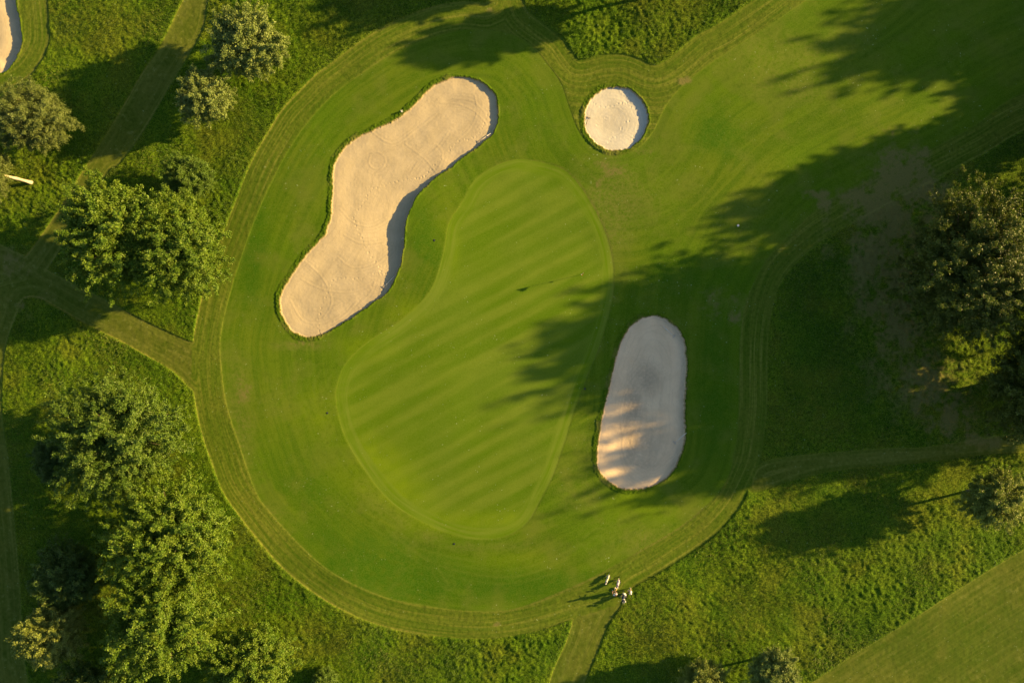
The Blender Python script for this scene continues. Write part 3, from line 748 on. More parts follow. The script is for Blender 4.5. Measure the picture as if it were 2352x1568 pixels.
def tree(name, label, vx, vy, h, r, leaf='green', ry=None, z0=0.18, nb=None, leafs=0.17, dens=1.0, group='trees around the green', seed=0, cat='tree', lean=(0, 0), bark=None, trunk_r=None, flatness=0.0, droop=0.0):
    """vx, vy: foot of the trunk; r, ry: crown radii in metres"""
    rg = np.random.default_rng(1000 + seed)
    bx, by = V(vx, vy)
    gz = float(turf_h(np.array([bx]), np.array([by]))[0]) if abs(bx) < 76 and abs(by) < 52 else 0.0
    root = empty(name, (bx, by, gz - 0.03), 0)
    tag(root, label, cat, group)
    ry = ry or r
    zb = h * z0; rz = (h - zb) / 2.0
    cz = zb + rz * 0.92
    cx, cy = lean
    nb = nb or int(46 + 17 * r)
    # boughs reach out over the whole crown, leaf sprays ride on them
    i = np.arange(nb) + 0.5
    ph = np.arccos(1 - 1.72 * i / nb); th = math.pi * (1 + 5 ** 0.5) * i
    D = np.stack([np.cos(th) * np.sin(ph), np.sin(th) * np.sin(ph), np.cos(ph)], 1) + rg.normal(0, 0.12, (nb, 3))
    D /= np.linalg.norm(D, axis=1)[:, None]
    lob = 1 + 0.13 * np.sin(3 * th + rg.uniform(0, 6)) * np.sin(ph) + 0.08 * np.sin(5 * th + rg.uniform(0, 6))
    ln = rg.uniform(0.86, 1.05, nb) * lob
    rad3 = np.array([r, ry, rz])
    cl, outs, szs = [], [], []
    bs = 0.44 * (r * ry) ** 0.5 / (nb / 26.0) ** 0.5
    for b in range(nb):
        K = int(rg.integers(8, 13))
        tt = rg.uniform(0.36, 1.0, K) ** 0.7
        spread = (bs * (1.18 - tt))[:, None] * rg.normal(0, 0.75, (K, 3)) * np.array([1, 1, 0.7])
        pts = D[b] * rad3 * ln[b] * tt[:, None] + spread
        pts[:, 2] -= droop * tt * 1.2
        cl.append(pts); outs.append(np.repeat(D[b][None], K, 0)); szs.append(0.25 + 0.040 * r ** 0.8 * (1.35 - tt))
    nc = int(nb * 2.2)            # the leafy inside of the crown
    dd = rg.normal(0, 1, (nc, 3)); dd /= np.linalg.norm(dd, axis=1)[:, None]
    cl.append(dd * rad3 * rg.uniform(0.15, 0.74, nc)[:, None]); outs.append(dd); szs.append(np.full(nc, 0.42 + 0.06 * r))
    C = np.concatenate(cl); O = np.concatenate(outs); Z_ = np.concatenate(szs)
    C = C + np.array([cx, cy, cz])
    C[:, 2] = np.maximum(C[:, 2], zb * 0.6 + 0.25)
    O = O / np.linalg.norm(O, axis=1)[:, None]
    per = np.maximum(14, (dens * 88 * (Z_ / 0.42) ** 2)).astype(int)
    ci = np.repeat(np.arange(len(C)), per)
    N = len(ci)
    off = rg.normal(0, 0.37, (N, 3)) * Z_[ci][:, None] * np.array([1, 1, 0.62])
    al = (rg.normal(0, 0.35, N) * Z_[ci])[:, None] * O[ci]
    p = C[ci] + off + al
    nrm = rg.normal(0, 1, (N, 3)) + O[ci] * 0.75 + np.array([0, 0, 0.30])
    nrm /= np.linalg.norm(nrm, axis=1)[:, None]
    tdir = rg.normal(0, 1, (N, 3)) + O[ci] * 0.8
    tdir -= (tdir * nrm).sum(1)[:, None] * nrm
    tdir /= np.linalg.norm(tdir, axis=1)[:, None] + 1e-9
    sd = np.cross(nrm, tdir)
    L = (leafs * 0.80 * rg.uniform(0.8, 1.5, N))[:, None]
    W = L * 0.58
    v = np.stack([p - tdir * L * 0.5, p + sd * W * 0.5, p + tdir * L * 0.5, p - sd * W * 0.5], 1).reshape(-1, 3)
    f = np.arange(4 * N).reshape(N, 4)
    rnd = np.repeat(rg.uniform(0, 1, N), 4); clump = np.repeat(rg.uniform(0, 1, len(C))[ci], 4)
    me = np_mesh('crown', v, f, False, {'rnd': rnd, 'clump': clump})
    link('crown', me, LEAF[leaf], root)
    bm = bmesh.new()
    tr = trunk_r or 0.05 + 0.022 * h
    top = Vector((cx * 0.8, cy * 0.8, zb + rz * 0.85))
    pts = [Vector((0, 0, -0.15)), Vector((cx * 0.12 + 0.02 * h * rg.normal(), cy * 0.12 + 0.02 * h * rg.normal(), zb * 0.8)), Vector((cx * .5, cy * .5, zb + rz * 0.5)), top]
    tube(bm, [pts[0], pts[0].lerp(pts[1], 0.12), pts[1], pts[2], pts[3]], [tr * 1.35, tr, tr * 0.85, tr * 0.6, tr * 0.25], 9)
    for b in range(0, nb, max(1, nb // 34)):
        st = pts[1].lerp(pts[2], float(rg.uniform(0.15, 1.0))) if abs(cx) < 1 else pts[2].lerp(top, float(rg.uniform(0.3, 1)))
        en = Vector((D[b] * rad3 * ln[b] * 0.72 + np.array([cx, cy, cz])).tolist())
        md = st.lerp(en, 0.5) + Vector((0, 0, 0.08 * r))
        tube(bm, [st, md, en], [tr * 0.34, tr * 0.2, tr * 0.05], 5)
    bm_link('trunk', bm, bark or BARK, root)
    return root

G_W = 'broadleaved trees west of the green'
TREES = [
 # visible on the west side
 ('broadleaf_tree', 'pale silvery-green tree in the upper left, top one of the pair beside the mown path', 598, 134, 8.2, 5.2, 'silver', dict(ry=4.8, leafs=.20)),
 ('broadleaf_tree', 'small blue-green tree just below the silvery tree by the mown path', 497, 246, 6.4, 3.7, 'silver', dict(leafs=.18)),
 ('birch_tree', 'fine-leaved greyish birch below the bunker at the left edge', 138, 302, 10.0, 5.1, 'birch', dict(ry=4.7, leafs=.13, dens=1.6)),
 ('birch_tree', 'birch cut by the left edge with its pale leaning trunk in view', 72, 419, 7.6, 3.9, 'birch', dict(ry=3.7, leafs=.13, dens=1.5, lean=(-3.0, .3), z0=.34, bark='b', trunk_r=.27)),
 ('broadleaf_tree', 'large bright green tree with jagged boughs, left of the path to the green', 326, 556, 11.5, 7.2, 'bright', dict(ry=7.7, leafs=.21)),
 ('broadleaf_tree', 'large yellow-green tree overhanging the mown ring, right of the jagged tree', 467, 588, 11.0, 5.9, 'bright', dict(ry=7.6, leafs=.19)),
 ('shrub_tree', 'small round dark green tree tucked above the two large bright trees', 452, 423, 5.4, 3.5, 'green', dict(leafs=.15, dens=1.3)),
 ('broadleaf_tree', 'broad dull green tree standing alone at left below the path', 336, 990, 12.5, 8.7, 'green', dict(ry=8.8, leafs=.20)),
 ('broadleaf_tree', 'large golden-green tree hugging the lower left curve of the mown ring', 446, 1196, 12.5, 8.4, 'bright', dict(ry=7.6, leafs=.20)),
 ('broadleaf_tree', 'golden-green tree at lower left, below its twin by the mown ring', 432, 1380, 12.5, 7.7, 'bright', dict(ry=7.4, leafs=.20)),
 ('broadleaf_tree', 'bright tree at the bottom edge, right of the lower left tree group', 606, 1490, 8.5, 6.0, 'bright', dict(leafs=.19)),
 ('broadleaf_tree', 'small olive tree near the bottom left corner, outermost of the group', 181, 1413, 9.5, 4.3, 'olive', dict(leafs=.18)),
 ('broadleaf_tree', 'low dark tree standing in shade between the golden trees and the left edge', 205, 1295, 8.0, 4.6, 'dark', dict(leafs=.18)),
 ('shrub_tree', 'low dark tree in the shade on the left flank of the broad dull green tree', 170, 1045, 5.5, 3.4, 'dark', dict(leafs=.17)),
 ('broadleaf_tree', 'tree in the bottom left corner cut by the lower edge', 250, 1560, 8.5, 4.6, 'dark', dict(leafs=.19)),
 # east side
 ('oak_tree', 'very large dark tree at the right edge, its sunlit top fading to shade', 2140, 628, 16.0, 8.9, 'gold', dict(ry=11.0, leafs=.21, z0=.07, group=2)),
 ('oak_tree', 'dark tree at the right edge just below the very large one', 2300, 872, 17.0, 7.4, 'gold', dict(ry=9.0, leafs=.21, z0=.07, group=2)),
 ('oak_tree', 'tree cut by the right edge above the very large one', 2455, 330, 14.0, 6.6, 'dark', dict(leafs=.21, group=2)),
 ('broadleaf_tree', 'small pale-leaved tree at the right edge with a long thin trunk shadow', 2225, 1127, 8.6, 3.9, 'olive', dict(leafs=.18, z0=.24, group=2)),
 ('broadleaf_tree', 'small grey-green tree on the bottom edge, right one of the pair', 1750, 1505, 6.8, 3.3, 'silver', dict(leafs=.16, z0=.34, group=3)),
 ('broadleaf_tree', 'small grey-green tree on the bottom edge, left one of the pair', 1600, 1535, 5.8, 3.1, 'olive', dict(leafs=.16, group=3)),
 ('shrub', 'small bush peeping over the bottom edge right of the tree group', 752, 1552, 2.6, 1.7, 'green', dict(leafs=.14, z0=.05, group=3)),
 # just outside the frame: their shadows reach into it
 ('broadleaf_tree', 'tree at the top edge whose shadow lies on the upper end of the fairway', 1545, -14, 10.3, 3.5, 'green', dict(leafs=.22, z0=.30, group=4)),
 ('broadleaf_tree', 'tree beyond the top edge left of its neighbour', 1300, -110, 10.0, 5.2, 'green', dict(leafs=.24, group=4)),
 ('oak_tree', 'tall tree beyond the right edge, casting shade on the upper fairway', 2750, -62, 15.5, 8.2, 'green', dict(leafs=.26, dens=.8, z0=.06, group=4)),
 ('oak_tree', 'tall tree beyond the top right corner', 2790, -190, 13.5, 6.5, 'green', dict(leafs=.26, dens=.8, z0=.06, group=4)),
 ('oak_tree', 'unseen lower tree added beyond the right edge to shade the upper fairway', 2750, 112, 9.5, 6.4, 'green', dict(leafs=.26, dens=.8, z0=.06, group=4)),  # unseen, put in to darken the far right of the fairway
 ('oak_tree', 'tree beyond the right edge beside the fairway bend', 2570, 255, 13.0, 5.0, 'green', dict(leafs=.26, dens=.8, z0=.06, group=4)),
 ('oak_tree', 'unseen tree beyond the right edge, made tall to shade the very large one', 2480, 655, 21.0, 8.5, 'green', dict(leafs=.26, dens=.8, z0=.06, group=4)),  # unseen, height raised so the big tree's lower crown falls in shade
 ('oak_tree', 'unseen tree added beyond the right edge to shade ground left of the very large one', 2570, 465, 16.0, 7.5, 'green', dict(leafs=.26, dens=.8, z0=.06, group=4)),  # unseen, put in to close a sunlit gap beside the big tree
 ('oak_tree', 'tree beyond the right edge level with the shaded path', 2520, 900, 13.0, 6.5, 'green', dict(leafs=.26, dens=.8, z0=.06, group=4)),
]
GROUPS = {2: 'trees east of the green', 3: 'small trees along the bottom edge', 4: 'trees beyond the edges of the photo'}
for k, (nm, lb, tx, ty, th_, tr_, lf, kw) in enumerate(TREES):
    kw = dict(kw)
    g = kw.pop('group', None)
    if kw.get('bark') == 'b': kw['bark'] = BIRCH_BARK
    tree(nm, lb, tx, ty, th_, tr_, lf, seed=k, group=GROUPS.get(g, G_W), **kw)

# ------------------------------------------------------------------ golf things
def ground_z(x, y, sand=None):
    ax, ay = np.array([x]), np.array([y])
    if sand is not None: return float(bunker_z(sand, ax, ay)[0][0])
    return float(turf_h(ax, ay)[0])

M_WHITE = flat('white_plastic', (0.78, 0.77, 0.72), 0.4, var=0.05)
M_CREAM = flat('cream_fabric', (0.70, 0.62, 0.47), 0.75, var=0.1)
M_PALEGREY = flat('pale_grey_fabric', (0.50, 0.50, 0.53), 0.75, var=0.1)
M_PINK = flat('pinkish_fabric', (0.62, 0.48, 0.52), 0.7, var=0.1)
M_PURPLE = flat('purple_fabric', (0.10, 0.07, 0.16), 0.7, var=0.2)
M_NAVY = flat('navy_fabric', (0.012, 0.025, 0.06), 0.6, var=0.2)
M_BLACK = flat('black_rubber', (0.02, 0.02, 0.02), 0.7, var=0.2)
M_STEEL = flat('steel', (0.55, 0.55, 0.55), 0.3, 0.9, var=0.05)
M_RED = flat('red_flag_cloth', (0.62, 0.045, 0.02), 0.7, var=0.15)
M_YEL = flat('yellow_cloth', (0.68, 0.55, 0.16), 0.75, var=0.12)
M_SKIN = flat('skin', (0.50, 0.27, 0.18), 0.55, var=0.08)
M_SHIRT = flat('white_shirt', (0.80, 0.80, 0.82), 0.8, var=0.05)
M_KHAKI = flat('khaki_cloth', (0.42, 0.33, 0.22), 0.8, var=0.1)
M_HAIR = flat('brown_hair', (0.07, 0.035, 0.02), 0.6, var=0.2)
M_WOOD = flat('dark_wood', (0.10, 0.065, 0.04), 0.7, var=0.2)

def rod(name, a, b, r, mat, parent, seg=8, r2=None):
    bm = bmesh.new(); tube(bm, [a, b], [r, r2 or r], seg); return bm_link(name, bm, mat, parent)

def poly_tube(name, pts, rads, mat, parent, seg=10):
    bm = bmesh.new(); tube(bm, pts, rads, seg); return bm_link(name, bm, mat, parent)

def ball(name, c, r, mat, parent, sc=(1, 1, 1)):
    bm = bmesh.new(); bmesh.ops.create_uvsphere(bm, u_segments=14, v_segments=9, radius=r)
    for v in bm.verts: v.co = Vector((v.co.x * sc[0], v.co.y * sc[1], v.co.z * sc[2])) + Vector(c)
    return bm_link(name, bm, mat, parent, True)

# rakes: head end -> handle end, in plan units
def rake(label, head, tip, sand, hmat, dark=False):
    hx, hy = P(*head); tx, ty = P(*tip)
    z = ground_z(hx, hy, sand) + 0.06
    z2 = ground_z(tx, ty, sand) + 0.10
    ang = math.atan2(ty - hy, tx - hx); L = math.hypot(tx - hx, ty - hy)
    root = empty('bunker_rake', (hx, hy, z), ang)
    tag(root, label, 'rake', 'rakes lying in the bunkers')
    dz = z2 - z
    poly_tube('handle', [(0, 0, 0.02), (L * .5, 0.01, dz * .5 + 0.06), (L * .8, 0.02, dz * .8 + 0.05), (L, 0.0, dz + 0.03)], [0.022, 0.024, 0.030, 0.034], hmat, root)
    rod('grip', (L * .60, 0.012, dz * .6 + 0.058), (L * .78, 0.02, dz * .78 + 0.052), 0.042, hmat, root)
    bm = bmesh.new()
    bmesh.ops.create_cube(bm, size=1.0)
    for v in bm.verts: v.co = Vector((v.co.x * 0.05, v.co.y * 0.62, v.co.z * 0.035))
    for k in range(11):
        y = -0.29 + 0.058 * k
        tube(bm, [(0, y, -0.01), (-0.03, y, -0.085)], [0.009, 0.005], 5)
    bm_link('rake_head', bm, M_WOOD if dark else M_STEEL, root)
rake('white-handled rake near the upper right rim of the large bunker', (1793, 531), (1842, 497), 0, M_WHITE)
rake('white-handled rake near the lower right rim of the large bunker', (1436, 1078), (1478, 1034), 0, M_WHITE)
rake('straight white rake near the top of the shaded oval bunker', (2531, 1261), (2490, 1223), 2, M_WHITE)
rake('thin white rake leaning over the right rim of the shaded oval bunker', (2532, 1660), (2573, 1622), 2, M_WHITE)
rake('dark rake on the left side of the small round bunker', (2208, 439), (2196, 470), 1, M_WOOD, True)

# flagstick
fx, fy = P(2181, 1029)
fz = ground_z(fx, fy)
root = empty('golf_flag', (fx, fy, fz))
tag(root, 'red golf flag on a cream pole standing in the hole of the green', 'golf flag')
rod('pole', (0, 0, -0.1), (0, 0, 2.50), 0.022, M_CREAM, root, 10, 0.016)
def flag_mesh(z1, z0, w, seed):
    bm = bmesh.new()
    n = 9
    g = []
    for a in range(n + 1):
        row = []
        for b in range(n + 1):
            u = a / n; t = b / n
            xx = 0.02 + w * u
            zz = z1 - (z1 - z0) * t * (1 - 0.75 * u) - 0.42 * (z1 - z0) * u
            row.append(bm.verts.new((-xx * 0.30 + 0.04 * math.sin(9 * u + seed), -xx * 0.95, zz + 0.02 * math.sin(7 * u))))
        g.append(row)
    for a in range(n):
        for b in range(n):
            bm.faces.new((g[a][b], g[a + 1][b], g[a + 1][b + 1], g[a][b + 1]))
    bmesh.ops.solidify(bm, geom=bm.faces[:], thickness=0.006)
    return bm
bm_link('flag', flag_mesh(2.46, 1.96, 0.46, 0.3), M_RED, root, True)
bm_link('pennant', flag_mesh(1.25, 1.03, 0.16, 1.3), M_RED, root, True)
poly_tube('cup', [(0, 0, -0.12), (0, 0, 0.012)], [0.054, 0.058], M_WHITE, root, 16)

# sprinkler heads
def sprinkler(label, px, py):
    x, y = P(px, py)
    r = empty('sprinkler_head', (x, y, ground_z(x, y)))
    tag(r, label, 'sprinkler', 'sprinkler heads in the turf')
    poly_tube('housing', [(0, 0, -0.1), (0, 0, 0.03)], [0.13, 0.13], M_BLACK, r, 16)
    poly_tube('cap', [(0, 0, 0.03), (0, 0, 0.045)], [0.085, 0.075], M_STEEL if False else M_NAVY, r, 16)
sprinkler('black sprinkler head in the apron left of the putting green', 1227, 1548)
sprinkler('black sprinkler head between the large bunker and the putting green', 1628, 901)
sprinkler('black sprinkler head just below the lower end of the putting green', 1703, 2038)
sprinkler('dark sprinkler head in the shade left of the oval bunker', 2193, 1457)

# round white marker on the fairway in the tree shade
mx_, my_ = P(2767, 846)
r_ = empty('yardage_marker', (mx_, my_, ground_z(mx_, my_)))
tag(r_, 'small round white marker on the fairway at the rim of the tree shadow', 'marker')
poly_tube('disc', [(0, 0, -0.05), (0, 0, 0.04), (0, 0, 0.06)], [0.15, 0.15, 0.12], M_WHITE, r_, 20)
ball('stud', (0, 0, 0.06), 0.05, M_CREAM, r_, (1, 1, 0.6))

# white-flowering weeds on the bunker rim
def weed(label, px, py, n, rad):
    x, y = P(px, py)
    z = ground_z(x, y, 0)
    r = empty('flowering_weed', (x, y, z)); tag(r, label, 'weed', 'flowering weeds on the bunker rim')
    rg = random.Random(px)
    bm = bmesh.new(); bf = bmesh.new()
    for k in range(n):
        a = rg.uniform(0, 6.283); q = rad * rg.uniform(.2, 1) ; hh = rg.uniform(.12, .3)
        e = Vector((q * math.cos(a), q * math.sin(a), hh))
        tube(bm, [(q * .3 * math.cos(a), q * .3 * math.sin(a), -0.03), e], [0.012, 0.006], 4)
        for j in range(3):
            p = e + Vector((rg.uniform(-.05, .05), rg.uniform(-.05, .05), rg.uniform(0, .03)))
            m = Matrix.Translation(p)
            bmesh.ops.create_icosphere(bf, subdivisions=1, radius=0.032, matrix=m)
        # leaf
        c = Vector((q * .6 * math.cos(a + .5), q * .6 * math.sin(a + .5), 0.08))
        u = Vector((math.cos(a), math.sin(a), .2)) * .07; w = Vector((-math.sin(a), math.cos(a), 0)) * .03
        bm.faces.new([bm.verts.new(c - u), bm.verts.new(c + w), bm.verts.new(c + u), bm.verts.new(c - w)])
    bm_link('stems', bm, flat('weed_green', (.10, .16, .03)), r)
    bm_link('flowers', bf, M_WHITE, r)
weed('clump of small white flowers on the right rim of the large bunker', 1513, 896, 26, .26)
weed('small whitish weed tuft on the upper left rim of the large bunker', 1508, 420, 12, .16)

# golf trolleys with bags
def trolley(label, px, py, heading, tilt, length, body, trim, pocket, covers, wheels=True, scale=1.0):
    x, y = P(px, py)
    r = empty('golf_trolley', (x, y, ground_z(x, y)), heading)
    tag(r, label, 'golf trolley', 'golf bags on trolleys beside the golfers')
    s = scale
    ct, st = math.cos(tilt), math.sin(tilt)
    def q(t, u=0.0, w=0.0):      # t along bag, u sideways, w up from the bag's axis
        return Vector((-0.25 * s + t * ct - w * st, u, 0.24 * s + t * st + w * ct))
    L = length
    poly_tube('bag', [q(0), q(0.03), q(L * .5), q(L * .96), q(L)], [0.10 * s, 0.135 * s, 0.13 * s, 0.145 * s, 0.14 * s], body, r, 16)
    poly_tube('bag_trim', [q(L * .86), q(L * .97)], [0.152 * s, 0.155 * s], trim, r, 16)
    poly_tube('base_trim', [q(-0.01), q(0.09)], [0.12 * s, 0.147 * s], trim, r, 16)
    ball('pocket', q(L * .38, 0, 0.10 * s), 0.11 * s, pocket, r, (1.9 * max(ct, .5), .95, 1.5 * max(st, .6)))
    ball('side_pocket', q(L * .45, 0.12 * s, 0.0), 0.08 * s, pocket, r, (1.8, .6, 1.3))
    for k, (m, u, w, e) in enumerate(covers):
        a = q(L, u, w); b = q(L + e, u * 1.3, w * 1.3)
        sh = rod('club_shaft', a, b, 0.008, M_STEEL, r, 6)
        o = ball('headcover', b, 0.062 * s, m, r, (1.35, .95, 1.0))
    poly_tube('frame', [q(0, 0, -0.16 * s), q(L * .9, 0, -0.17 * s), q(L * 1.05, 0, -0.28 * s), q(L * 1.3, 0, -0.30 * s)], [0.018] * 4, M_STEEL, r, 8)
    rod('handle', q(L * 1.3, -0.13, -0.30 * s), q(L * 1.3, 0.13, -0.30 * s), 0.024, M_BLACK, r)
    rod('axle', (0.02, -0.34 * s, 0.15 * s), (0.02, 0.34 * s, 0.15 * s), 0.016, M_STEEL, r)
    for wx, wy, wr in ((0.02, 0.34 * s, 0.15), (0.02, -0.34 * s, 0.15), (-0.52 * s, 0, 0.11)):
        bm = bmesh.new()
        N = 20
        prof = [(wr - .03, -.022), (wr, -.012), (wr, .012), (wr - .03, .022)]
        rings = []
        for k in range(N):
            a = 2 * math.pi * k / N
            rings.append([bm.verts.new((wx + p[0] * math.cos(a), wy + p[1], wr + p[0] * math.sin(a))) for p in prof])
        for k in range(N):
            A_, B_ = rings[k], rings[(k + 1) % N]
            for j in range(4): bm.faces.new((A_[j], A_[(j + 1) % 4], B_[(j + 1) % 4], B_[j]))
        wo = bm_link('wheel', bm, M_BLACK, r, True)
        bm = bmesh.new()
        for k in range(5):
            a = 2 * math.pi * k / 5
            tube(bm, [(wx, wy, wr), (wx + (wr - .03) * math.cos(a), wy, wr + (wr - .03) * math.sin(a))], [.012, .010], 5)
        bm_link('spokes', bm, M_STEEL, wo)
    rod('wheel_arm', (-0.5 * s, 0, 0.13), q(L * .4, 0, -0.17 * s), 0.016, M_STEEL, r)
    return r
# headings are plan directions of the bag's top
def hd(dx, dy): return math.atan2(-dy, dx)
trolley('cream golf bag lying low on its trolley, nearest the green', 2279, 2158, hd(-15, 34), math.radians(14), 0.98, M_CREAM, M_PALEGREY, M_CREAM,
        [(M_WHITE, 0.0, 0.02, .22), (M_WHITE, 0.06, 0.0, .18)])
trolley('pinkish white and purple golf bag on its trolley, between the cream bag and the golfers', 2316, 2176, hd(-11, 27), math.radians(40), 0.95, M_PINK, M_PURPLE, M_PALEGREY,
        [(M_WHITE, 0.05, 0.03, .20), (M_PURPLE, -0.06, 0.03, .24), (M_WHITE, -0.02, -0.06, .16), (M_STEEL, 0.07, -0.05, .14)], scale=1.12)
trolley('navy and white golf bag on its trolley, lowest of the group', 2334, 2232, hd(-3, 26), math.radians(46), 0.90, M_NAVY, M_PALEGREY, M_NAVY,
        [(M_WHITE, 0.16, 0.05, .14), (M_NAVY, -0.14, 0.04, .20), (M_NAVY, 0.0, 0.10, .22), (M_PALEGREY, 0.05, -0.08, .16)], scale=1.45)

def bundle(name, label, cat, px, py, mats, rad, rz):
    x, y = P(px, py)
    r = empty(name, (x, y, ground_z(x, y)), rz); tag(r, label, cat)
    for nm, m, c, k in mats: ball(nm, c, k, m, r, (1.25, .85, .75))
    return r
bundle('small_bag', 'small grey-white bag on the grass between the two golfers', 'bag', 2341, 2225, [('body', M_PALEGREY, (0, 0, .17), .22), ('flap', M_WHITE, (-.12, .05, .26), .13), ('strap', M_NAVY, (.2, -.02, .14), .13)], .2, -.7)
bundle('yellow_jacket', 'yellow jacket bundled over the handle of the navy bag trolley', 'jacket', 2330, 2227, [('body', M_YEL, (0, 0, .55), .17), ('sleeve', M_YEL, (.22, -.04, .5), .10)], .2, .6)
bundle('yellow_towel', 'pale yellow towel bundle beside the left golfer\'s feet', 'towel', 2309, 2205, [('body', M_YEL, (0, 0, .16), .17), ('fold', M_CREAM, (.05, .16, .14), .13)], .2, 1.2)

# ------------------------------------------------------------------ golfers
def skin_body(name, joints, bones, mat, parent, root_i=0, lv=2):
    """joints: list of (co, radius); bones: edges"""
    me = bpy.data.meshes.new(name)
    me.from_pydata([j[0] for j in joints], bones, [])
    o = link(name, me, mat, parent)
    sk = o.modifiers.new('skin', 'SKIN'); sk.use_smooth_shade = True
    for i, j in enumerate(joints):
        rr = j[1] if isinstance(j[1], tuple) else (j[1], j[1])
        me.skin_vertices[0].data[i].radius = rr
        me.skin_vertices[0].data[i].use_root = (i == root_i)
    ss = o.modifiers.new('subd', 'SUBSURF'); ss.levels = lv; ss.render_levels = lv
    return o

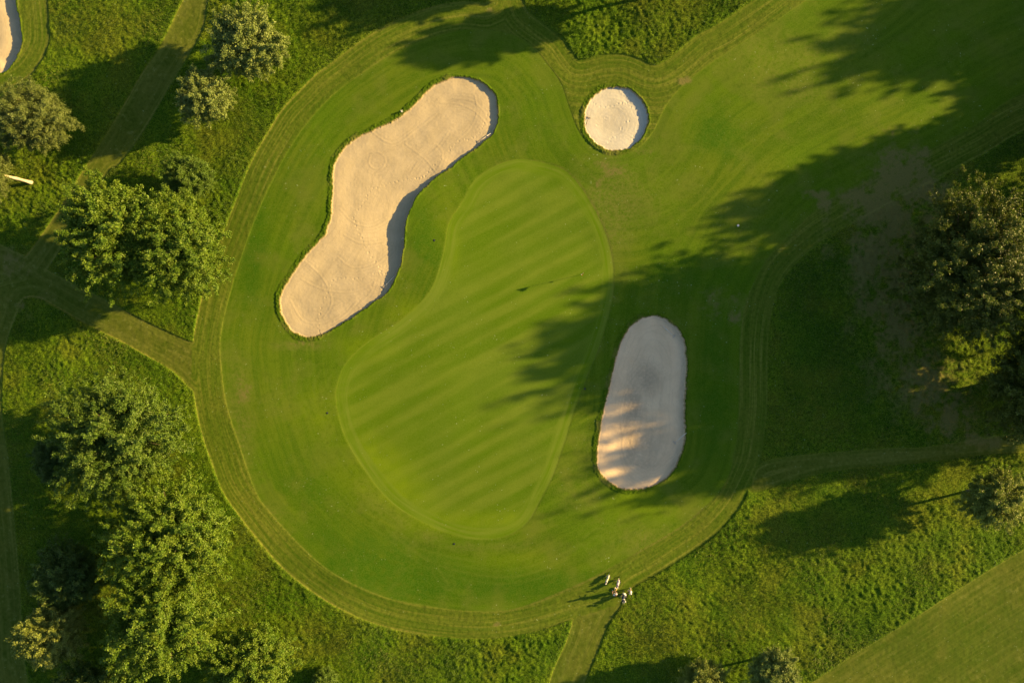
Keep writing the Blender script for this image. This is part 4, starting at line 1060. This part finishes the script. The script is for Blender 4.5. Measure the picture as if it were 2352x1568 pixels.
def golfer(label, px, py, face, pose, cap, hair, trousers, long_hair=False):
    x, y = P(px, py)
    r = empty('person', (x, y, ground_z(x, y)), face)     # faces local +X
    tag(r, label, 'person', 'golfers standing by their bags')
    st = pose['stride']; arms = pose['arms']; bend = pose['bend']
    hip = Vector((0, 0, .93))
    chest = Vector((bend * .6, 0, 1.28)); neck = Vector((bend, 0, 1.47)); head = Vector((bend * 1.15 + .02, 0, 1.60)); crown = head + Vector((.0, 0, .10))
    J = [(hip, (.13, .15)), (Vector((bend * .3, 0, 1.10)), (.11, .14)), (chest, (.125, .16)), (neck, .055), (head, (.088, .075)), (crown, (.075, .068))]
    E = [(0, 1), (1, 2), (2, 3), (3, 4), (4, 5)]
    def add(pa, co, rad):
        J.append((Vector(co), rad)); E.append((pa, len(J) - 1)); return len(J) - 1
    feet = {}
    for s, sx_ in ((1, st), (-1, -st)):
        a = add(0, (0, s * .10, .86), .085); k = add(a, (sx_ * .55 + .03, s * .11, .49), .062); n = add(k, (sx_, s * .11, .09), .042)
        add(n, (sx_ + .13, s * .13, .035), .035)
        feet[s] = (Vector((0, s * .10, .86)), Vector((sx_ * .55 + .03, s * .11, .49)), Vector((sx_, s * .11, .09)), Vector((sx_ + .16, s * .13, .035)))
    armj = {}
    for s in (1, -1):
        el, wr = arms[s]
        sh = chest + Vector((0, s * .18, .12))
        a = add(2, sh, .058); b = add(a, el, .042); c = add(b, wr, .030)
        d = (Vector(wr) - Vector(el)).normalized()
        palm = Vector(wr) + d * .07
        p = add(c, palm, (.030, .024))
        side = d.cross(Vector((0, 0, 1))).normalized() if abs(d.z) < .95 else Vector((0, 1, 0))
        up = side.cross(d)
        for fi, (off, ln) in enumerate(((-.028, .070), (-.010, .080), (.009, .075), (.027, .058))):
            f0 = palm + side * off + d * .03
            i1 = add(p, f0, .009); i2 = add(i1, f0 + d * ln * .5 - up * .008, .0085); add(i2, f0 + d * ln * .8 - up * .03, .0075)
        t0 = Vector(wr) + d * .045 + side * (.032 * s) 
        i1 = add(p, t0, .011); add(i1, t0 + d * .045 + side * .02 * s - up * .01, .0095)
        armj[s] = (sh, Vector(el), Vector(wr))
    skin_body('body', J, E, M_SKIN, r)
    # shirt: a slightly larger shell over torso and upper arms
    JS = [(Vector((bend * .1, 0, .95)), (.150, .175)), (Vector((bend * .3, 0, 1.10)), (.138, .165)), (chest, (.150, .188)), (neck - Vector((0, 0, .04)), (.085, .10))]
    ES = [(0, 1), (1, 2), (2, 3)]
    for s in (1, -1):
        sh, el, wr = armj[s]
        JS.append((sh, .078)); ES.append((2, len(JS) - 1))
        JS.append((sh.lerp(el, .75), .066)); ES.append((len(JS) - 2, len(JS) - 1))
    skin_body('shirt', JS, ES, M_SHIRT, r)
    JT = [(Vector((0, 0, .96)), (.142, .165)), (Vector((0, 0, .88)), (.14, .165))]
    ET = [(0, 1)]
    for s in (1, -1):
        a, k, n, t_ = feet[s]
        e2 = n if trousers[1] else a.lerp(k, .85)
        JT.append((a, .105)); ET.append((1, len(JT) - 1))
        JT.append((k if trousers[1] else e2, .085)); ET.append((len(JT) - 2, len(JT) - 1))
        if trousers[1]:
            JT.append((n + Vector((0, 0, .02)), .065)); ET.append((len(JT) - 2, len(JT) - 1))
    skin_body('trousers' if trousers[1] else 'shorts', JT, ET, trousers[0], r)
    for s in (1, -1):
        n, t_ = feet[s][2], feet[s][3]
        skin_body('shoe', [(n + Vector((-.05, 0, -.045)), .045), (n + Vector((.04, 0, -.04)), .048), (t_ + Vector((.02, 0, .005)), .036)], [(0, 1), (1, 2)], M_WHITE, r)
    # face
    for s in (1, -1):
        ball('eye', head + Vector((.082, s * .030, .015)), .013, M_WHITE, r)
        ball('ear', head + Vector((0, s * .080, .0)), .025, M_SKIN, r, (.8, .35, 1.2))
    ball('nose', head + Vector((.098, 0, -.012)), .018, M_SKIN, r, (1.1, .7, 1.2))
    ball('mouth', head + Vector((.084, 0, -.055)), .018, M_PINK, r, (.5, 1.3, .35))
    ball('hair', head + Vector((-.022, 0, .035)), .103, M_HAIR, r, (1, .95, 1.0))
    if long_hair:
        poly_tube('ponytail', [head + Vector((-.10, 0, .06)), head + Vector((-.17, 0, -.05)), head + Vector((-.16, 0, -.26))], [.05, .05, .02], M_HAIR, r)
    if cap:
        c = ball('cap', head + Vector((0, 0, .075)), .112, M_WHITE, r, (1.05, 1, .72))
        bm = bmesh.new()
        pts = [Vector((.06 + .13 * math.sin(a) , .095 * math.cos(a), 0)) for a in [math.pi * k / 10 for k in range(11)]]
        lo = [bm.verts.new(head + p + Vector((0, 0, .055))) for p in pts]; hi = [bm.verts.new(head + p + Vector((0, 0, .067))) for p in pts]
        bm.faces.new(lo[::-1]); bm.faces.new(hi)
        for k in range(11): bm.faces.new((lo[k], lo[(k + 1) % 11], hi[(k + 1) % 11], hi[k]))
        bm_link('visor', bm, M_WHITE, c)
    return r
golfer('golfer in a white shirt, brown ponytail over the back, beside the pinkish bag', 2302, 2215, hd(-.45, -1), 
       dict(stride=.12, bend=.06, arms={1: ((.16, .27, 1.12), (.42, .22, 1.16)), -1: ((.18, -.27, 1.13), (.40, -.16, 1.05))}), False, True, (M_KHAKI, False), True)
golfer('golfer in a white shirt and white cap, head bowed, standing rightmost by the rough', 2361, 2206, hd(-1, .25),
       dict(stride=.16, bend=.12, arms={1: ((.10, .27, 1.10), (.28, .20, .95)), -1: ((.12, -.27, 1.10), (.30, -.14, .96))}), True, True, (M_KHAKI, True))
